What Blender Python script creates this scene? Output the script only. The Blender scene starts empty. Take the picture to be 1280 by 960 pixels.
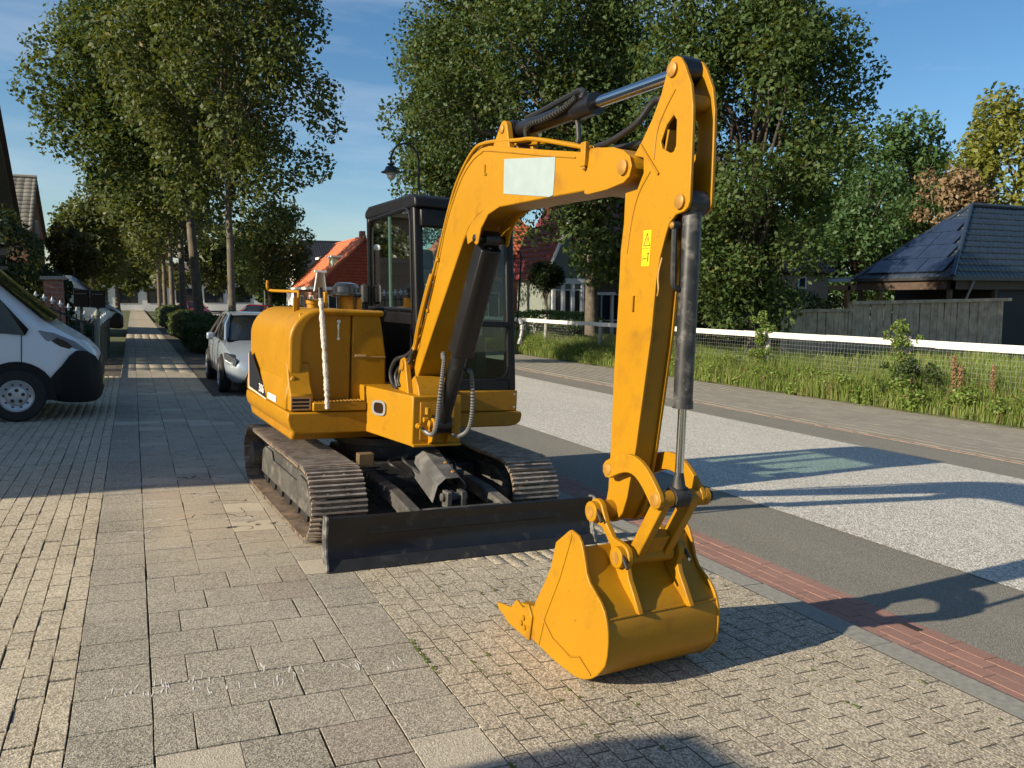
import bpy, bmesh, math, random
import numpy as np
from mathutils import Vector, Matrix
R=math.radians
random.seed(7)
sc=bpy.context.scene
COL=sc.collection
# ---------------------------------------------------------------- camera
PSI,PIT,ROL,CH=R(24.828),R(5.031),R(2.267),1.677
cam=bpy.data.cameras.new('camera'); cam.sensor_width=36; cam.lens=1030/1280*36; cam.clip_end=3000; cam.clip_start=.05
camo=bpy.data.objects.new('camera',cam); COL.objects.link(camo)
_H=Vector((math.sin(PSI),math.cos(PSI),0)); _R=Vector((math.cos(PSI),-math.sin(PSI),0)); _Z=Vector((0,0,1))
_F=_H*math.cos(PIT)-_Z*math.sin(PIT); _U=_H*math.sin(PIT)+_Z*math.cos(PIT)
_R2=_R*math.cos(ROL)+_U*math.sin(ROL); _U2=-_R*math.sin(ROL)+_U*math.cos(ROL)
mw=Matrix((_R2,_U2,-_F)).transposed().to_4x4(); mw.translation=(0,0,CH)
camo.matrix_world=mw
sc.camera=camo
# ---------------------------------------------------------------- sky, sun, exposure
SUN_EL,SUN_AZ=R(21.5),R(6.6)
sunv=Vector((-math.cos(SUN_AZ)*math.cos(SUN_EL),-math.sin(SUN_AZ)*math.cos(SUN_EL),math.sin(SUN_EL)))
w=bpy.data.worlds.new('World'); sc.world=w; w.use_nodes=True
nt=w.node_tree; bg=nt.nodes['Background']
sky=nt.nodes.new('ShaderNodeTexSky'); sky.sky_type='NISHITA'; sky.sun_disc=False
sky.sun_elevation=SUN_EL; sky.sun_rotation=math.atan2(sunv.x,sunv.y)
sky.air_density=1.0; sky.dust_density=.55; sky.ozone_density=2.2; sky.altitude=0
tc=nt.nodes.new('ShaderNodeTexCoord'); mp=nt.nodes.new('ShaderNodeMapping'); mp.inputs['Scale'].default_value=(1.2,1.2,7)
nz=nt.nodes.new('ShaderNodeTexNoise'); nz.inputs['Scale'].default_value=1.6; nz.inputs['Detail'].default_value=6; nz.inputs['Roughness'].default_value=.6
cr=nt.nodes.new('ShaderNodeValToRGB'); cr.color_ramp.elements[0].position=.46; cr.color_ramp.elements[0].color=(0,0,0,1); cr.color_ramp.elements[1].position=.85; cr.color_ramp.elements[1].color=(.45,.45,.45,1)
mx=nt.nodes.new('ShaderNodeMixRGB'); mx.inputs[2].default_value=(6.2,6.6,7.2,1)
hs=nt.nodes.new('ShaderNodeHueSaturation'); hs.inputs['Saturation'].default_value=1.25; hs.inputs['Value'].default_value=1.0
nt.links.new(tc.outputs['Generated'],mp.inputs['Vector']); nt.links.new(mp.outputs[0],nz.inputs['Vector']); nt.links.new(nz.outputs['Fac'],cr.inputs[0])
nt.links.new(sky.outputs[0],hs.inputs['Color']); nt.links.new(hs.outputs[0],mx.inputs[1]); nt.links.new(cr.outputs[0],mx.inputs[0]); nt.links.new(mx.outputs[0],bg.inputs['Color'])
bg.inputs['Strength'].default_value=.08
sl=bpy.data.lights.new('sun','SUN'); sl.energy=5.0; sl.angle=R(.53); sl.color=(1,.88,.69)
so=bpy.data.objects.new('sun',sl); COL.objects.link(so); so.rotation_euler=sunv.to_track_quat('Z','Y').to_euler(); so.location=(-20,0,30)
sc.view_settings.view_transform='Standard'; sc.view_settings.look='None'; sc.view_settings.exposure=.78; sc.view_settings.gamma=1
sc.render.resolution_x=1024; sc.render.resolution_y=768

LEAN=R(2.55)      # the paving falls towards the road: plumb things lean that much against its plane
SL=math.tan(LEAN)
def tz(x):
    if x>14: return .03+SL*(x-14)
    if x<-3: return SL*(x+3)-.02
    return 0
# ---------------------------------------------------------------- materials
MATS={}
def newmat(name):
    m=bpy.data.materials.new(name); m.use_nodes=True
    b=m.node_tree.nodes['Principled BSDF']; return m,m.node_tree,b
def N(t,k,**kw):
    n=t.nodes.new(k)
    for a,v in kw.items():
        if a in n.inputs: n.inputs[a].default_value=v
        else: setattr(n,a,v)
    return n
def mixc(t,fac,a,b,mode='MIX'):
    n=t.nodes.new('ShaderNodeMixRGB'); n.blend_type=mode
    for i,vv in ((0,fac),(1,a),(2,b)):
        if isinstance(vv,(int,float)): n.inputs[i].default_value=vv
        elif isinstance(vv,tuple): n.inputs[i].default_value=vv+(1,) if len(vv)==3 else vv
        else: t.links.new(vv,n.inputs[i])
    return n.outputs[0]
def ramp(t,src,p0,p1,c0=(0,0,0),c1=(1,1,1)):
    n=t.nodes.new('ShaderNodeValToRGB'); e=n.color_ramp.elements
    e[0].position=p0; e[0].color=c0+(1,); e[1].position=p1; e[1].color=c1+(1,); t.links.new(src,n.inputs[0]); return n.outputs[0]
def pos(t,scale=1.0,obj=False):
    if obj: return N(t,'ShaderNodeTexCoord').outputs['Object']
    return N(t,'ShaderNodeNewGeometry').outputs['Position']
def bump(t,b,h,strength=.3,dist=.01):
    n=N(t,'ShaderNodeBump'); n.inputs['Strength'].default_value=strength; n.inputs['Distance'].default_value=dist
    t.links.new(h,n.inputs['Height']); t.links.new(n.outputs[0],b.inputs['Normal'])
def noise(t,v,scale,detail=4,rough=.55):
    n=N(t,'ShaderNodeTexNoise'); n.inputs['Scale'].default_value=scale; n.inputs['Detail'].default_value=detail; n.inputs['Roughness'].default_value=rough
    t.links.new(v,n.inputs['Vector']); return n.outputs['Fac']
def simple(name,col,rough=.5,metal=0,var=.0,vscale=6,obj=True,bmp=0,bscale=60,coat=0,dirt=None,spec=.5,chip=None):
    if name in MATS: return MATS[name]
    m,t,b=newmat(name); b.inputs['Roughness'].default_value=rough; b.inputs['Metallic'].default_value=metal
    b.inputs['Specular IOR Level'].default_value=spec
    if coat: b.inputs['Coat Weight'].default_value=coat; b.inputs['Coat Roughness'].default_value=.12
    p=pos(t,obj=obj)
    c=None
    if var:
        nn=noise(t,p,vscale,5)
        c=mixc(t,ramp(t,nn,.3,.7),tuple(x*(1-var) for x in col),tuple(min(1,x*(1+var)) for x in col))
        rr=N(t,'ShaderNodeMapRange'); rr.inputs['To Min'].default_value=rough*.85; rr.inputs['To Max'].default_value=min(1,rough*1.2); t.links.new(nn,rr.inputs['Value']); t.links.new(rr.outputs[0],b.inputs['Roughness'])
    if dirt:
        dn=noise(t,p,dirt[1],7,.65)
        c=mixc(t,ramp(t,dn,dirt[2],dirt[3]),c if c is not None else col,dirt[0])
    if chip:
        m1=N(t,'ShaderNodeMath',operation='MULTIPLY'); t.links.new(ramp(t,noise(t,p,38,3,.6),.66,.70),m1.inputs[0]); t.links.new(ramp(t,noise(t,p,2.6,3),.50,.62),m1.inputs[1])
        m2=N(t,'ShaderNodeMath',operation='MULTIPLY'); m2.inputs[1].default_value=.6; t.links.new(m1.outputs[0],m2.inputs[0]); c=mixc(t,m2.outputs[0],c,chip)
    if c is None: b.inputs['Base Color'].default_value=col+(1,)
    else: t.links.new(c,b.inputs['Base Color'])
    if bmp: bump(t,b,noise(t,p,bscale,4),bmp,.01)
    MATS[name]=m; return m
YEL=simple('yellow paint',(.352,.168,.004),.42,spec=.3,var=.045,vscale=3,bmp=.05,bscale=18,dirt=((.20,.09,.009),6,.54,.84),chip=(.14,.065,.017))
YEL2=simple('worn yellow paint',(.32,.15,.005),.48,spec=.3,var=.08,vscale=5,bmp=.06,bscale=25,dirt=((.19,.09,.02),12,.52,.8),chip=(.12,.06,.025))
BLK=simple('black paint',(.008,.008,.009),.34,var=.3,vscale=5,dirt=((.07,.06,.05),8,.58,.85))
BLKM=simple('matt black steel',(.014,.014,.014),.55,var=.3,vscale=7,dirt=((.10,.085,.07),10,.55,.85),bmp=.1,bscale=40)
CABM=simple('cab black',(.007,.007,.008),.40,var=.2,vscale=4,spec=.28)
RUST=simple('worn track steel',(.14,.105,.075),.6,metal=.1,var=.5,vscale=9,obj=False,dirt=((.30,.20,.125),11,.45,.72),bmp=.2,bscale=60)
TRKF=simple('dusty track frame',(.05,.047,.042),.7,var=.4,vscale=6,dirt=((.20,.18,.15),7,.5,.8),bmp=.15,bscale=40)
CHROME=simple('chrome rod',(.62,.62,.62),.16,metal=1)
PINM=simple('pin steel',(.36,.18,.03),.45,metal=.2,var=.2,vscale=30)
RUB=simple('rubber hose',(.012,.012,.012),.5,bmp=.3,bscale=160)
GUARD=simple('hose spiral guard',(.05,.05,.05),.4)
CYLB=simple('scuffed cylinder paint',(.022,.022,.023),.42,var=.5,vscale=14,dirt=((.14,.13,.12),16,.5,.72))
WRAP=simple('white wrapping tape',(.46,.44,.39),.8,var=.15,vscale=30,bmp=.8,bscale=55)
STKW=simple('faded white sticker',(.27,.335,.335),.5,var=.06,vscale=12,dirt=((.25,.27,.27),22,.68,.72))
STKY=simple('yellow warning sticker',(.83,.50,.01),.4)
INK=simple('sticker ink',(.03,.02,.01),.5)
WHT=simple('white paint',(.74,.74,.72),.5,var=.05)
WHTW=simple('weathered white wood',(.60,.59,.54),.7,var=.12,vscale=9,dirt=((.25,.24,.2),6,.62,.75))
GREYD=simple('dark grey panel',(.03,.03,.032),.4,var=.2)
TYRE=simple('tyre rubber',(.014,.014,.014),.75)
RIMM=simple('silver wheel',(.50,.51,.52),.35,metal=.4)
VANW=simple('white van paint',(.72,.73,.74),.28,coat=.4)
PLAST=simple('black bumper plastic',(.010,.011,.012),.6,spec=.25)
LAMPG=simple('headlight glass',(.20,.24,.28),.06)
SILV=simple('silver car paint',(.36,.41,.46),.24,metal=.4,coat=.5)
REDC=simple('red car paint',(.30,.012,.016),.3,coat=.5)
DGLASS=simple('dark car glass',(.010,.012,.013),.06)
IRON=simple('dark green iron',(.02,.03,.026),.5)
FINW=simple('white finial',(.62,.62,.58),.5)
WOODG=simple('grey weathered boards',(.34,.275,.20),.85,var=.35,vscale=3,dirt=((.44,.37,.29),5,.5,.75),bmp=.3,bscale=14,obj=False)
WOODD=simple('dark stained boards',(.018,.017,.017),.7,var=.3,vscale=3)
TIMB=simple('orange timber',(.42,.22,.10),.6,var=.2)
CONC=simple('kerb concrete',(.25,.24,.205),.85,var=.2,vscale=30,obj=False,bmp=.3,bscale=160)
LAMPM=simple('lamp post paint',(.035,.05,.055),.45)
LGLASS=simple('lantern glass',(.62,.62,.58),.2)
def glass(name,tint,refl=.10):
    m=bpy.data.materials.new(name); m.use_nodes=True; t=m.node_tree; t.nodes.clear()
    o=N(t,'ShaderNodeOutputMaterial'); tr=N(t,'ShaderNodeBsdfTransparent'); tr.inputs[0].default_value=tint+(1,)
    gl=N(t,'ShaderNodeBsdfGlossy'); gl.inputs['Roughness'].default_value=.02
    fr=N(t,'ShaderNodeFresnel'); fr.inputs[0].default_value=1.5
    ad=N(t,'ShaderNodeMath',operation='ADD'); ad.inputs[1].default_value=refl-.04; t.links.new(fr.outputs[0],ad.inputs[0])
    mxs=N(t,'ShaderNodeMixShader'); t.links.new(ad.outputs[0],mxs.inputs[0]); t.links.new(tr.outputs[0],mxs.inputs[1]); t.links.new(gl.outputs[0],mxs.inputs[2]); t.links.new(mxs.outputs[0],o.inputs[0])
    MATS[name]=m; return m
CGLASS=glass('green tinted cab glass',(.60,.74,.68),.06)
PANE=simple('house window pane',(.03,.035,.04),.06)

def rnd(t,island):
    if island: return N(t,'ShaderNodeNewGeometry').outputs['Random Per Island']
    return N(t,'ShaderNodeObjectInfo').outputs['Random']
def pavemat(name,base,light,dark,island,var=.25,speck=.5,stain=None,scale=260):
    m,t,b=newmat(name); p=pos(t); r=rnd(t,island)
    big=noise(t,p,1.3,5,.6)
    c=mixc(t,r,tuple(x*(1-var) for x in base),tuple(x*(1+var) for x in base))
    hsv=N(t,'ShaderNodeHueSaturation'); t.links.new(c,hsv.inputs['Color'])
    c=mixc(t,ramp(t,big,.35,.7),c,mixc(t,.5,c,light))
    v=N(t,'ShaderNodeTexVoronoi'); v.inputs['Scale'].default_value=scale; t.links.new(p,v.inputs['Vector'])
    sp=ramp(t,v.outputs['Color'],.25,.85)
    c=mixc(t,speck,c,mixc(t,sp,dark,light))
    if stain:
        sn=noise(t,p,2.1,6,.65)
        xyz=N(t,'ShaderNodeSeparateXYZ'); t.links.new(p,xyz.inputs[0])
        band=N(t,'ShaderNodeMapRange',interpolation_type='SMOOTHSTEP'); band.inputs['From Min'].default_value=4.7; band.inputs['From Max'].default_value=6.2; t.links.new(xyz.outputs['Y'],band.inputs['Value'])
        bx=N(t,'ShaderNodeMapRange',interpolation_type='SMOOTHSTEP'); bx.inputs['From Min'].default_value=-.1; bx.inputs['From Max'].default_value=.35; t.links.new(xyz.outputs['X'],bx.inputs['Value'])
        mu=N(t,'ShaderNodeMath',operation='MULTIPLY'); t.links.new(band.outputs[0],mu.inputs[0]); t.links.new(bx.outputs[0],mu.inputs[1])
        mu2=N(t,'ShaderNodeMath',operation='MULTIPLY'); t.links.new(mu.outputs[0],mu2.inputs[0]); t.links.new(ramp(t,sn,.28,.6),mu2.inputs[1])
        c=mixc(t,mu2.outputs[0],c,mixc(t,.62,c,stain))
        # settlement cracks in the loaded slabs, a few paler replacements
        dn=N(t,'ShaderNodeTexNoise'); dn.inputs['Scale'].default_value=5; t.links.new(p,dn.inputs['Vector'])
        vm=mixc(t,.16,p,dn.outputs['Color'])
        vv=N(t,'ShaderNodeTexVoronoi'); vv.feature='DISTANCE_TO_EDGE'; vv.inputs['Scale'].default_value=2.3; t.links.new(vm,vv.inputs['Vector'])
        cm=N(t,'ShaderNodeMath',operation='MULTIPLY'); t.links.new(ramp(t,vv.outputs['Distance'],.004,.011,(1,1,1),(0,0,0)),cm.inputs[0]); t.links.new(mu.outputs[0],cm.inputs[1])
        cm2=N(t,'ShaderNodeMath',operation='MULTIPLY'); t.links.new(cm.outputs[0],cm2.inputs[0]); t.links.new(ramp(t,noise(t,p,2.9,2),.50,.56),cm2.inputs[1])
        c=mixc(t,ramp(t,r,.935,.945),c,mixc(t,.45,c,(.58,.50,.38)))
        c=mixc(t,ramp(t,r,.055,.065),mixc(t,.18,c,(.30,.20,.16)),c)
        c=mixc(t,cm2.outputs[0],c,(.05,.045,.035))
        # chalky drag scratches left on the slabs
        wv=N(t,'ShaderNodeMapping'); wv.inputs['Scale'].default_value=(2.0,34,1); wv.inputs['Rotation'].default_value=(0,0,.14); t.links.new(p,wv.inputs['Vector'])
        scn=noise(t,wv.outputs[0],1.4,3,.5); msk=noise(t,p,1.7,3,.5)
        m3=N(t,'ShaderNodeMath',operation='MULTIPLY'); t.links.new(ramp(t,scn,.66,.72),m3.inputs[0]); t.links.new(ramp(t,msk,.50,.62),m3.inputs[1])
        m4=N(t,'ShaderNodeMath',operation='MULTIPLY'); m4.inputs[1].default_value=.75; t.links.new(m3.outputs[0],m4.inputs[0])
        c=mixc(t,m4.outputs[0],c,(.60,.57,.5))
    t.links.new(c,b.inputs['Base Color']); b.inputs['Roughness'].default_value=.85; b.inputs['Specular IOR Level'].default_value=.3
    h=mixc(t,.5,v.outputs['Distance'],noise(t,p,60,3)); bump(t,b,h,.55,.006)
    MATS[name]=m; return m
SLAB=[pavemat('grey concrete slab '+str(i),(.25,.226,.176),(.62,.56,.44),(.075,.068,.053),bool(i),.17,.58,scale=170,stain=(.46,.38,.27)) for i in (0,1)]
PAVL=[pavemat('aged beige paver '+str(i),(.40,.342,.245),(.76,.67,.50),(.13,.108,.074),bool(i),.18,.55,scale=130) for i in (0,1)]
PAVR=[pavemat('gravelly beige paver '+str(i),(.31,.263,.188),(.72,.63,.48),(.085,.07,.048),bool(i),.18,.58,scale=130) for i in (0,1)]
REDB=[pavemat('red gutter brick '+str(i),(.29,.155,.12),(.38,.24,.19),(.2,.10,.08),bool(i),.12,.25,scale=300) for i in (0,1)]
FARS=[pavemat('far pavement slab '+str(i),(.25,.225,.18),(.36,.33,.27),(.16,.145,.115),bool(i),.08,.25) for i in (0,1)]
SAND=simple('joint sand',(.085,.073,.053),.95,var=.4,vscale=5,obj=False,bmp=.5,bscale=120)
def roadmat(name,base,light,dark,scale,speck):
    m,t,b=newmat(name); p=pos(t)
    v=N(t,'ShaderNodeTexVoronoi'); v.inputs['Scale'].default_value=scale; t.links.new(p,v.inputs['Vector'])
    mpn=N(t,'ShaderNodeMapping'); mpn.inputs['Scale'].default_value=(1.6,.16,1); t.links.new(p,mpn.inputs['Vector'])
    lo=noise(t,mpn.outputs[0],1.1,6,.65)
    c=mixc(t,ramp(t,lo,.3,.72),tuple(x*.82 for x in base),tuple(x*1.16 for x in base))
    n2=noise(t,p,7,5,.7); c=mixc(t,ramp(t,n2,.56,.8),c,mixc(t,.35,c,dark))
    c=mixc(t,speck,c,mixc(t,ramp(t,v.outputs['Color'],.3,.75),dark,light))
    t.links.new(c,b.inputs['Base Color']); b.inputs['Roughness'].default_value=.8; b.inputs['Specular IOR Level'].default_value=.35
    bump(t,b,v.outputs['Distance'],.6,.008); MATS[name]=m; return m
ASPH=roadmat('asphalt',(.215,.20,.162),(.35,.325,.27),(.115,.105,.085),170,.48)
CHIP=roadmat('light stone chippings',(.50,.47,.40),(.88,.84,.75),(.16,.147,.12),88,.55)
def soilmat():
    m,t,b=newmat('verge soil'); p=pos(t)
    c=mixc(t,ramp(t,noise(t,p,.8,6,.6),.35,.65),(.06,.085,.022),(.13,.12,.05)); c=mixc(t,ramp(t,noise(t,p,9,4),.4,.7),c,mixc(t,.5,c,(.03,.045,.012)))
    t.links.new(c,b.inputs['Base Color']); b.inputs['Roughness'].default_value=.95; bump(t,b,noise(t,p,30,5),.6,.03); MATS['soil']=m; return m
SOIL=soilmat()
def leafmat(name,c1,c2,c3=None,f3=.88,trans=.35,rough=.5):
    m=bpy.data.materials.new(name); m.use_nodes=True; t=m.node_tree; t.nodes.clear()
    o=N(t,'ShaderNodeOutputMaterial'); p=pos(t); r=N(t,'ShaderNodeNewGeometry').outputs['Random Per Island']
    c=mixc(t,r,c1,c2); c=mixc(t,ramp(t,noise(t,p,.55,3),.35,.7),c,mixc(t,.55,c,c2))
    if c3: c=mixc(t,ramp(t,r,f3,f3+.04),c,c3)
    pr=N(t,'ShaderNodeBsdfPrincipled'); pr.inputs['Roughness'].default_value=rough; pr.inputs['Specular IOR Level'].default_value=.3; t.links.new(c,pr.inputs['Base Color'])
    tr=N(t,'ShaderNodeBsdfTranslucent'); t.links.new(mixc(t,.5,c,(.30,.32,.03)),tr.inputs[0])
    mxs=N(t,'ShaderNodeMixShader'); mxs.inputs[0].default_value=trans; t.links.new(pr.outputs[0],mxs.inputs[1]); t.links.new(tr.outputs[0],mxs.inputs[2]); t.links.new(mxs.outputs[0],o.inputs[0])
    MATS[name]=m; return m
LF_OAK=leafmat('oak leaves',(.032,.055,.014),(.082,.105,.028),(.17,.13,.055),.95,.25,.6)
LF_OAK2=leafmat('dark oak leaves',(.026,.053,.015),(.060,.098,.027),(.11,.115,.033),.96,.25,.6)
LF_MAP=leafmat('maple leaves',(.025,.052,.013),(.062,.100,.024),(.12,.125,.033),.95,.27,.6)
LF_FAR=leafmat('far tree leaves',(.040,.062,.018),(.090,.105,.032),None,.9,.25)
LF_LOC=leafmat('locust leaves',(.030,.065,.020),(.060,.115,.035),None,.9,.25)
LF_YEL=leafmat('yellowing leaves',(.10,.12,.02),(.19,.19,.035),None,.9,.3)
LF_BRN=leafmat('withered brown leaves',(.16,.10,.055),(.26,.18,.10),None,.9,.2)
LF_HEDGE=leafmat('hedge leaves',(.022,.042,.012),(.050,.075,.02),None,.9,.2)
LF_DARK=leafmat('ivy leaves',(.012,.025,.009),(.028,.045,.015),None,.9,.15)
LF_CON=leafmat('weeping conifer needles',(.09,.085,.03),(.16,.13,.05),None,.9,.2)
LF_GRASS=leafmat('weeds and grass',(.10,.175,.03),(.235,.285,.07),(.22,.17,.08),.88,.35,.6)
LF_WEED=leafmat('broad weed leaves',(.085,.16,.03),(.21,.28,.06),(.20,.12,.07),.9,.35)
LF_DRY=leafmat('dry reddish stems',(.20,.09,.05),(.30,.19,.10),None,.9,.1)
BARK=simple('bark',(.105,.085,.062),.9,var=.4,vscale=4,obj=False,bmp=.8,bscale=22,dirt=((.20,.18,.14),6,.55,.8))
BARKD=simple('dark bark',(.055,.046,.036),.9,var=.4,vscale=4,obj=False,bmp=.8,bscale=22)
def brickmat(name,c1,c2,mortar,scale):
    m,t,b=newmat(name); tcn=N(t,'ShaderNodeTexCoord')
    # brick bond mapped on the face that is seen: swizzle by normal
    g=N(t,'ShaderNodeNewGeometry'); sx=N(t,'ShaderNodeSeparateXYZ'); t.links.new(g.outputs['Position'],sx.inputs[0])
    ad=N(t,'ShaderNodeMath',operation='ADD'); t.links.new(sx.outputs['X'],ad.inputs[0]); t.links.new(sx.outputs['Y'],ad.inputs[1])
    cb=N(t,'ShaderNodeCombineXYZ'); t.links.new(ad.outputs[0],cb.inputs[0]); t.links.new(sx.outputs['Z'],cb.inputs[1])
    br=N(t,'ShaderNodeTexBrick'); br.inputs['Scale'].default_value=scale; br.inputs['Color1'].default_value=c1+(1,); br.inputs['Color2'].default_value=c2+(1,); br.inputs['Mortar'].default_value=mortar+(1,); br.inputs['Mortar Size'].default_value=.025
    t.links.new(cb.outputs[0],br.inputs['Vector']); t.links.new(mixc(t,.35,br.outputs['Color'],mixc(t,noise(t,g.outputs['Position'],2.5,5),c1,c2)),b.inputs['Base Color']); b.inputs['Roughness'].default_value=.9; bump(t,b,br.outputs['Fac'],-.4,.01)
    MATS[name]=m; return m
BRKB=brickmat('beige brick',(.28,.20,.13),(.36,.27,.18),(.30,.27,.23),2.2)
BRKR=brickmat('red brick',(.22,.085,.055),(.28,.12,.08),(.25,.22,.19),2.2)
BRKD=brickmat('brown brick',(.11,.075,.055),(.16,.11,.08),(.16,.14,.12),2.2)
def tilemat(name,c1,c2,rough=.5):
    m,t,b=newmat(name); p=pos(t); r=N(t,'ShaderNodeNewGeometry').outputs['Random Per Island']
    c=mixc(t,r,c1,c2); c=mixc(t,ramp(t,noise(t,p,.9,5,.6),.35,.7),c,mixc(t,.35,c,c2)); t.links.new(c,b.inputs['Base Color']); b.inputs['Roughness'].default_value=rough; MATS[name]=m; return m
T_ORG=tilemat('orange roof tiles',(.42,.105,.045),(.52,.16,.07)); T_BUR=tilemat('burgundy roof tiles',(.12,.026,.036),(.17,.04,.048),.35)
T_GRY=tilemat('grey weathered roof tiles',(.15,.14,.12),(.27,.25,.21),.8); T_BLU=tilemat('dark blue roof tiles',(.018,.028,.045),(.026,.038,.058),.4)
T_BLK=tilemat('black roof tiles',(.022,.024,.028),(.035,.037,.042),.5); T_RED=tilemat('red hung tiles',(.30,.06,.04),(.40,.09,.055),.5)
SOLAR=simple('solar cell blue',(.020,.030,.055),.22,var=.2,vscale=3,coat=.3)
# ---------------------------------------------------------------- mesh helpers
def link(o,parent=None):
    COL.objects.link(o)
    if parent is not None: o.parent=parent
    return o
def tag(o,label=None,cat=None,group=None,kind=None):
    if label: o['label']=label
    if cat: o['category']=cat
    if group: o['group']=group
    if kind: o['kind']=kind
    return o
def empty(name,loc,rot=(0,0,0),label=None,cat=None,group=None):
    o=bpy.data.objects.new(name,None); o.location=loc; o.rotation_euler=rot; o.empty_display_size=.2; link(o); return tag(o,label,cat,group)
class MB:
    def __init__(s): s.v=[]; s.f=[]
    def add(s,vs,fs):
        n=len(s.v); s.v+= [tuple(x) for x in vs]; s.f+=[tuple(i+n for i in f) for f in fs]; return s
    def box(s,x0,x1,y0,y1,z0,z1,M=None):
        vs=[Vector((x,y,z)) for x in (x0,x1) for y in (y0,y1) for z in (z0,z1)]
        if M is not None: vs=[M@v for v in vs]
        return s.add(vs,[(0,1,3,2),(4,6,7,5),(0,4,5,1),(2,3,7,6),(0,2,6,4),(1,5,7,3)])
    def obox(s,p,q,w,h,up=(0,0,1)):
        p=Vector(p);q=Vector(q);d=(q-p).normalized();up=Vector(up);sd=d.cross(up).normalized();u2=sd.cross(d)
        vs=[c+sd*a*w/2+u2*b*h/2 for c in (p,q) for a in (-1,1) for b in (-1,1)]
        return s.add(vs,[(0,1,3,2),(4,6,7,5),(0,4,5,1),(2,3,7,6),(0,2,6,4),(1,5,7,3)])
    def prism(s,prof,b0,b1,axis='y'):
        n=len(prof)
        def P(a,c,b):
            return (a,b,c) if axis=='y' else ((b,a,c) if axis=='x' else (a,c,b))
        vs=[P(a,c,b0) for a,c in prof]+[P(a,c,b1) for a,c in prof]
        fs=[tuple(range(n)),tuple(range(2*n-1,n-1,-1))]+[(i,i+n,(i+1)%n+n,(i+1)%n) for i in range(n)]
        return s.add(vs,fs)
    def tube(s,path,r,seg=10,cap=True,closed=False):
        path=[Vector(p) for p in path]; n=len(path); rs=r if isinstance(r,(list,tuple)) else [r]*n
        rings=[];prev=None
        for i,p in enumerate(path):
            d=(path[min(i+1,n-1)]-path[max(i-1,0)]).normalized()
            if prev is None:
                a=Vector((0,0,1)) if abs(d.z)<.9 else Vector((1,0,0)); e=d.cross(a).normalized()
            else: e=(prev-d*prev.dot(d)).normalized()
            prev=e; g=d.cross(e)
            rings.append([p+(e*math.cos(2*math.pi*k/seg)+g*math.sin(2*math.pi*k/seg))*rs[i] for k in range(seg)])
        vs=[v for rg in rings for v in rg]; fs=[]
        for i in range(n-1):
            for k in range(seg): fs.append((i*seg+k,i*seg+(k+1)%seg,(i+1)*seg+(k+1)%seg,(i+1)*seg+k))
        if cap: fs+= [tuple(range(seg-1,-1,-1)),tuple((n-1)*seg+k for k in range(seg))]
        return s.add(vs,fs)
    def cyl(s,p,q,r,seg=16): return s.tube([p,q],r,seg)
    def lathe(s,prof,c,axis=(0,0,1),seg=20):
        c=Vector(c);ax=Vector(axis).normalized(); a=Vector((1,0,0)) if abs(ax.x)<.9 else Vector((0,1,0)); e=ax.cross(a).normalized(); g=ax.cross(e)
        vs=[c+ax*h+(e*math.cos(2*math.pi*k/seg)+g*math.sin(2*math.pi*k/seg))*r for r,h in prof for k in range(seg)]; fs=[]
        for i in range(len(prof)-1):
            for k in range(seg): fs.append((i*seg+k,i*seg+(k+1)%seg,(i+1)*seg+(k+1)%seg,(i+1)*seg+k))
        fs+=[tuple(range(seg-1,-1,-1)),tuple((len(prof)-1)*seg+k for k in range(seg))]
        return s.add(vs,fs)
    def sheet(s,path,b0,b1,th):
        """curved plate: path in (a,z), extruded between b0 and b1, thickness th to the left of the path"""
        n=len(path); off=[]
        for i in range(n):
            d=Vector(path[min(i+1,n-1)])-Vector(path[max(i-1,0)]); d.normalize(); off.append((path[i][0]-d.y*th,path[i][1]+d.x*th))
        return s.prism(list(path)+off[::-1],b0,b1)
    def mesh(s,name):
        me=bpy.data.meshes.new(name); me.from_pydata([tuple(v) for v in s.v],[],s.f); me.update()
        bm=bmesh.new(); bm.from_mesh(me); bmesh.ops.recalc_face_normals(bm,faces=bm.faces); bm.to_mesh(me); bm.free(); return me
    def build(s,name,mat,parent=None,bevel=0,seg=2,smooth=True,ang=35):
        me=s.mesh(name); me.materials.append(mat)
        o=bpy.data.objects.new(name,me); link(o,parent)
        if smooth: shade(me,ang)
        if bevel:
            md=o.modifiers.new('bevel','BEVEL'); md.width=bevel; md.segments=seg; md.limit_method='ANGLE'; md.angle_limit=R(32); md.harden_normals=False
        return o
def shade(me,ang=35):
    me.shade_smooth()
    try: me.set_sharp_from_angle(angle=R(ang))
    except Exception: pass
def arc(cx,cz,r,a0,a1,n=8): return [(cx+r*math.cos(R(a0+(a1-a0)*i/n)),cz+r*math.sin(R(a0+(a1-a0)*i/n))) for i in range(n+1)]
def bez(p,n=16):
    """smooth curve through points (Catmull-Rom)"""
    p=[Vector(x) for x in p]; p=[p[0]*2-p[1]]+p+[p[-1]*2-p[-2]]; out=[]
    for i in range(1,len(p)-2):
        for k in range(n):
            t=k/n; out.append(.5*((2*p[i])+(-p[i-1]+p[i+1])*t+(2*p[i-1]-5*p[i]+4*p[i+1]-p[i+2])*t*t+(-p[i-1]+3*p[i]-3*p[i+1]+p[i+2])*t**3))
    out.append(p[-2]); return out
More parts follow.
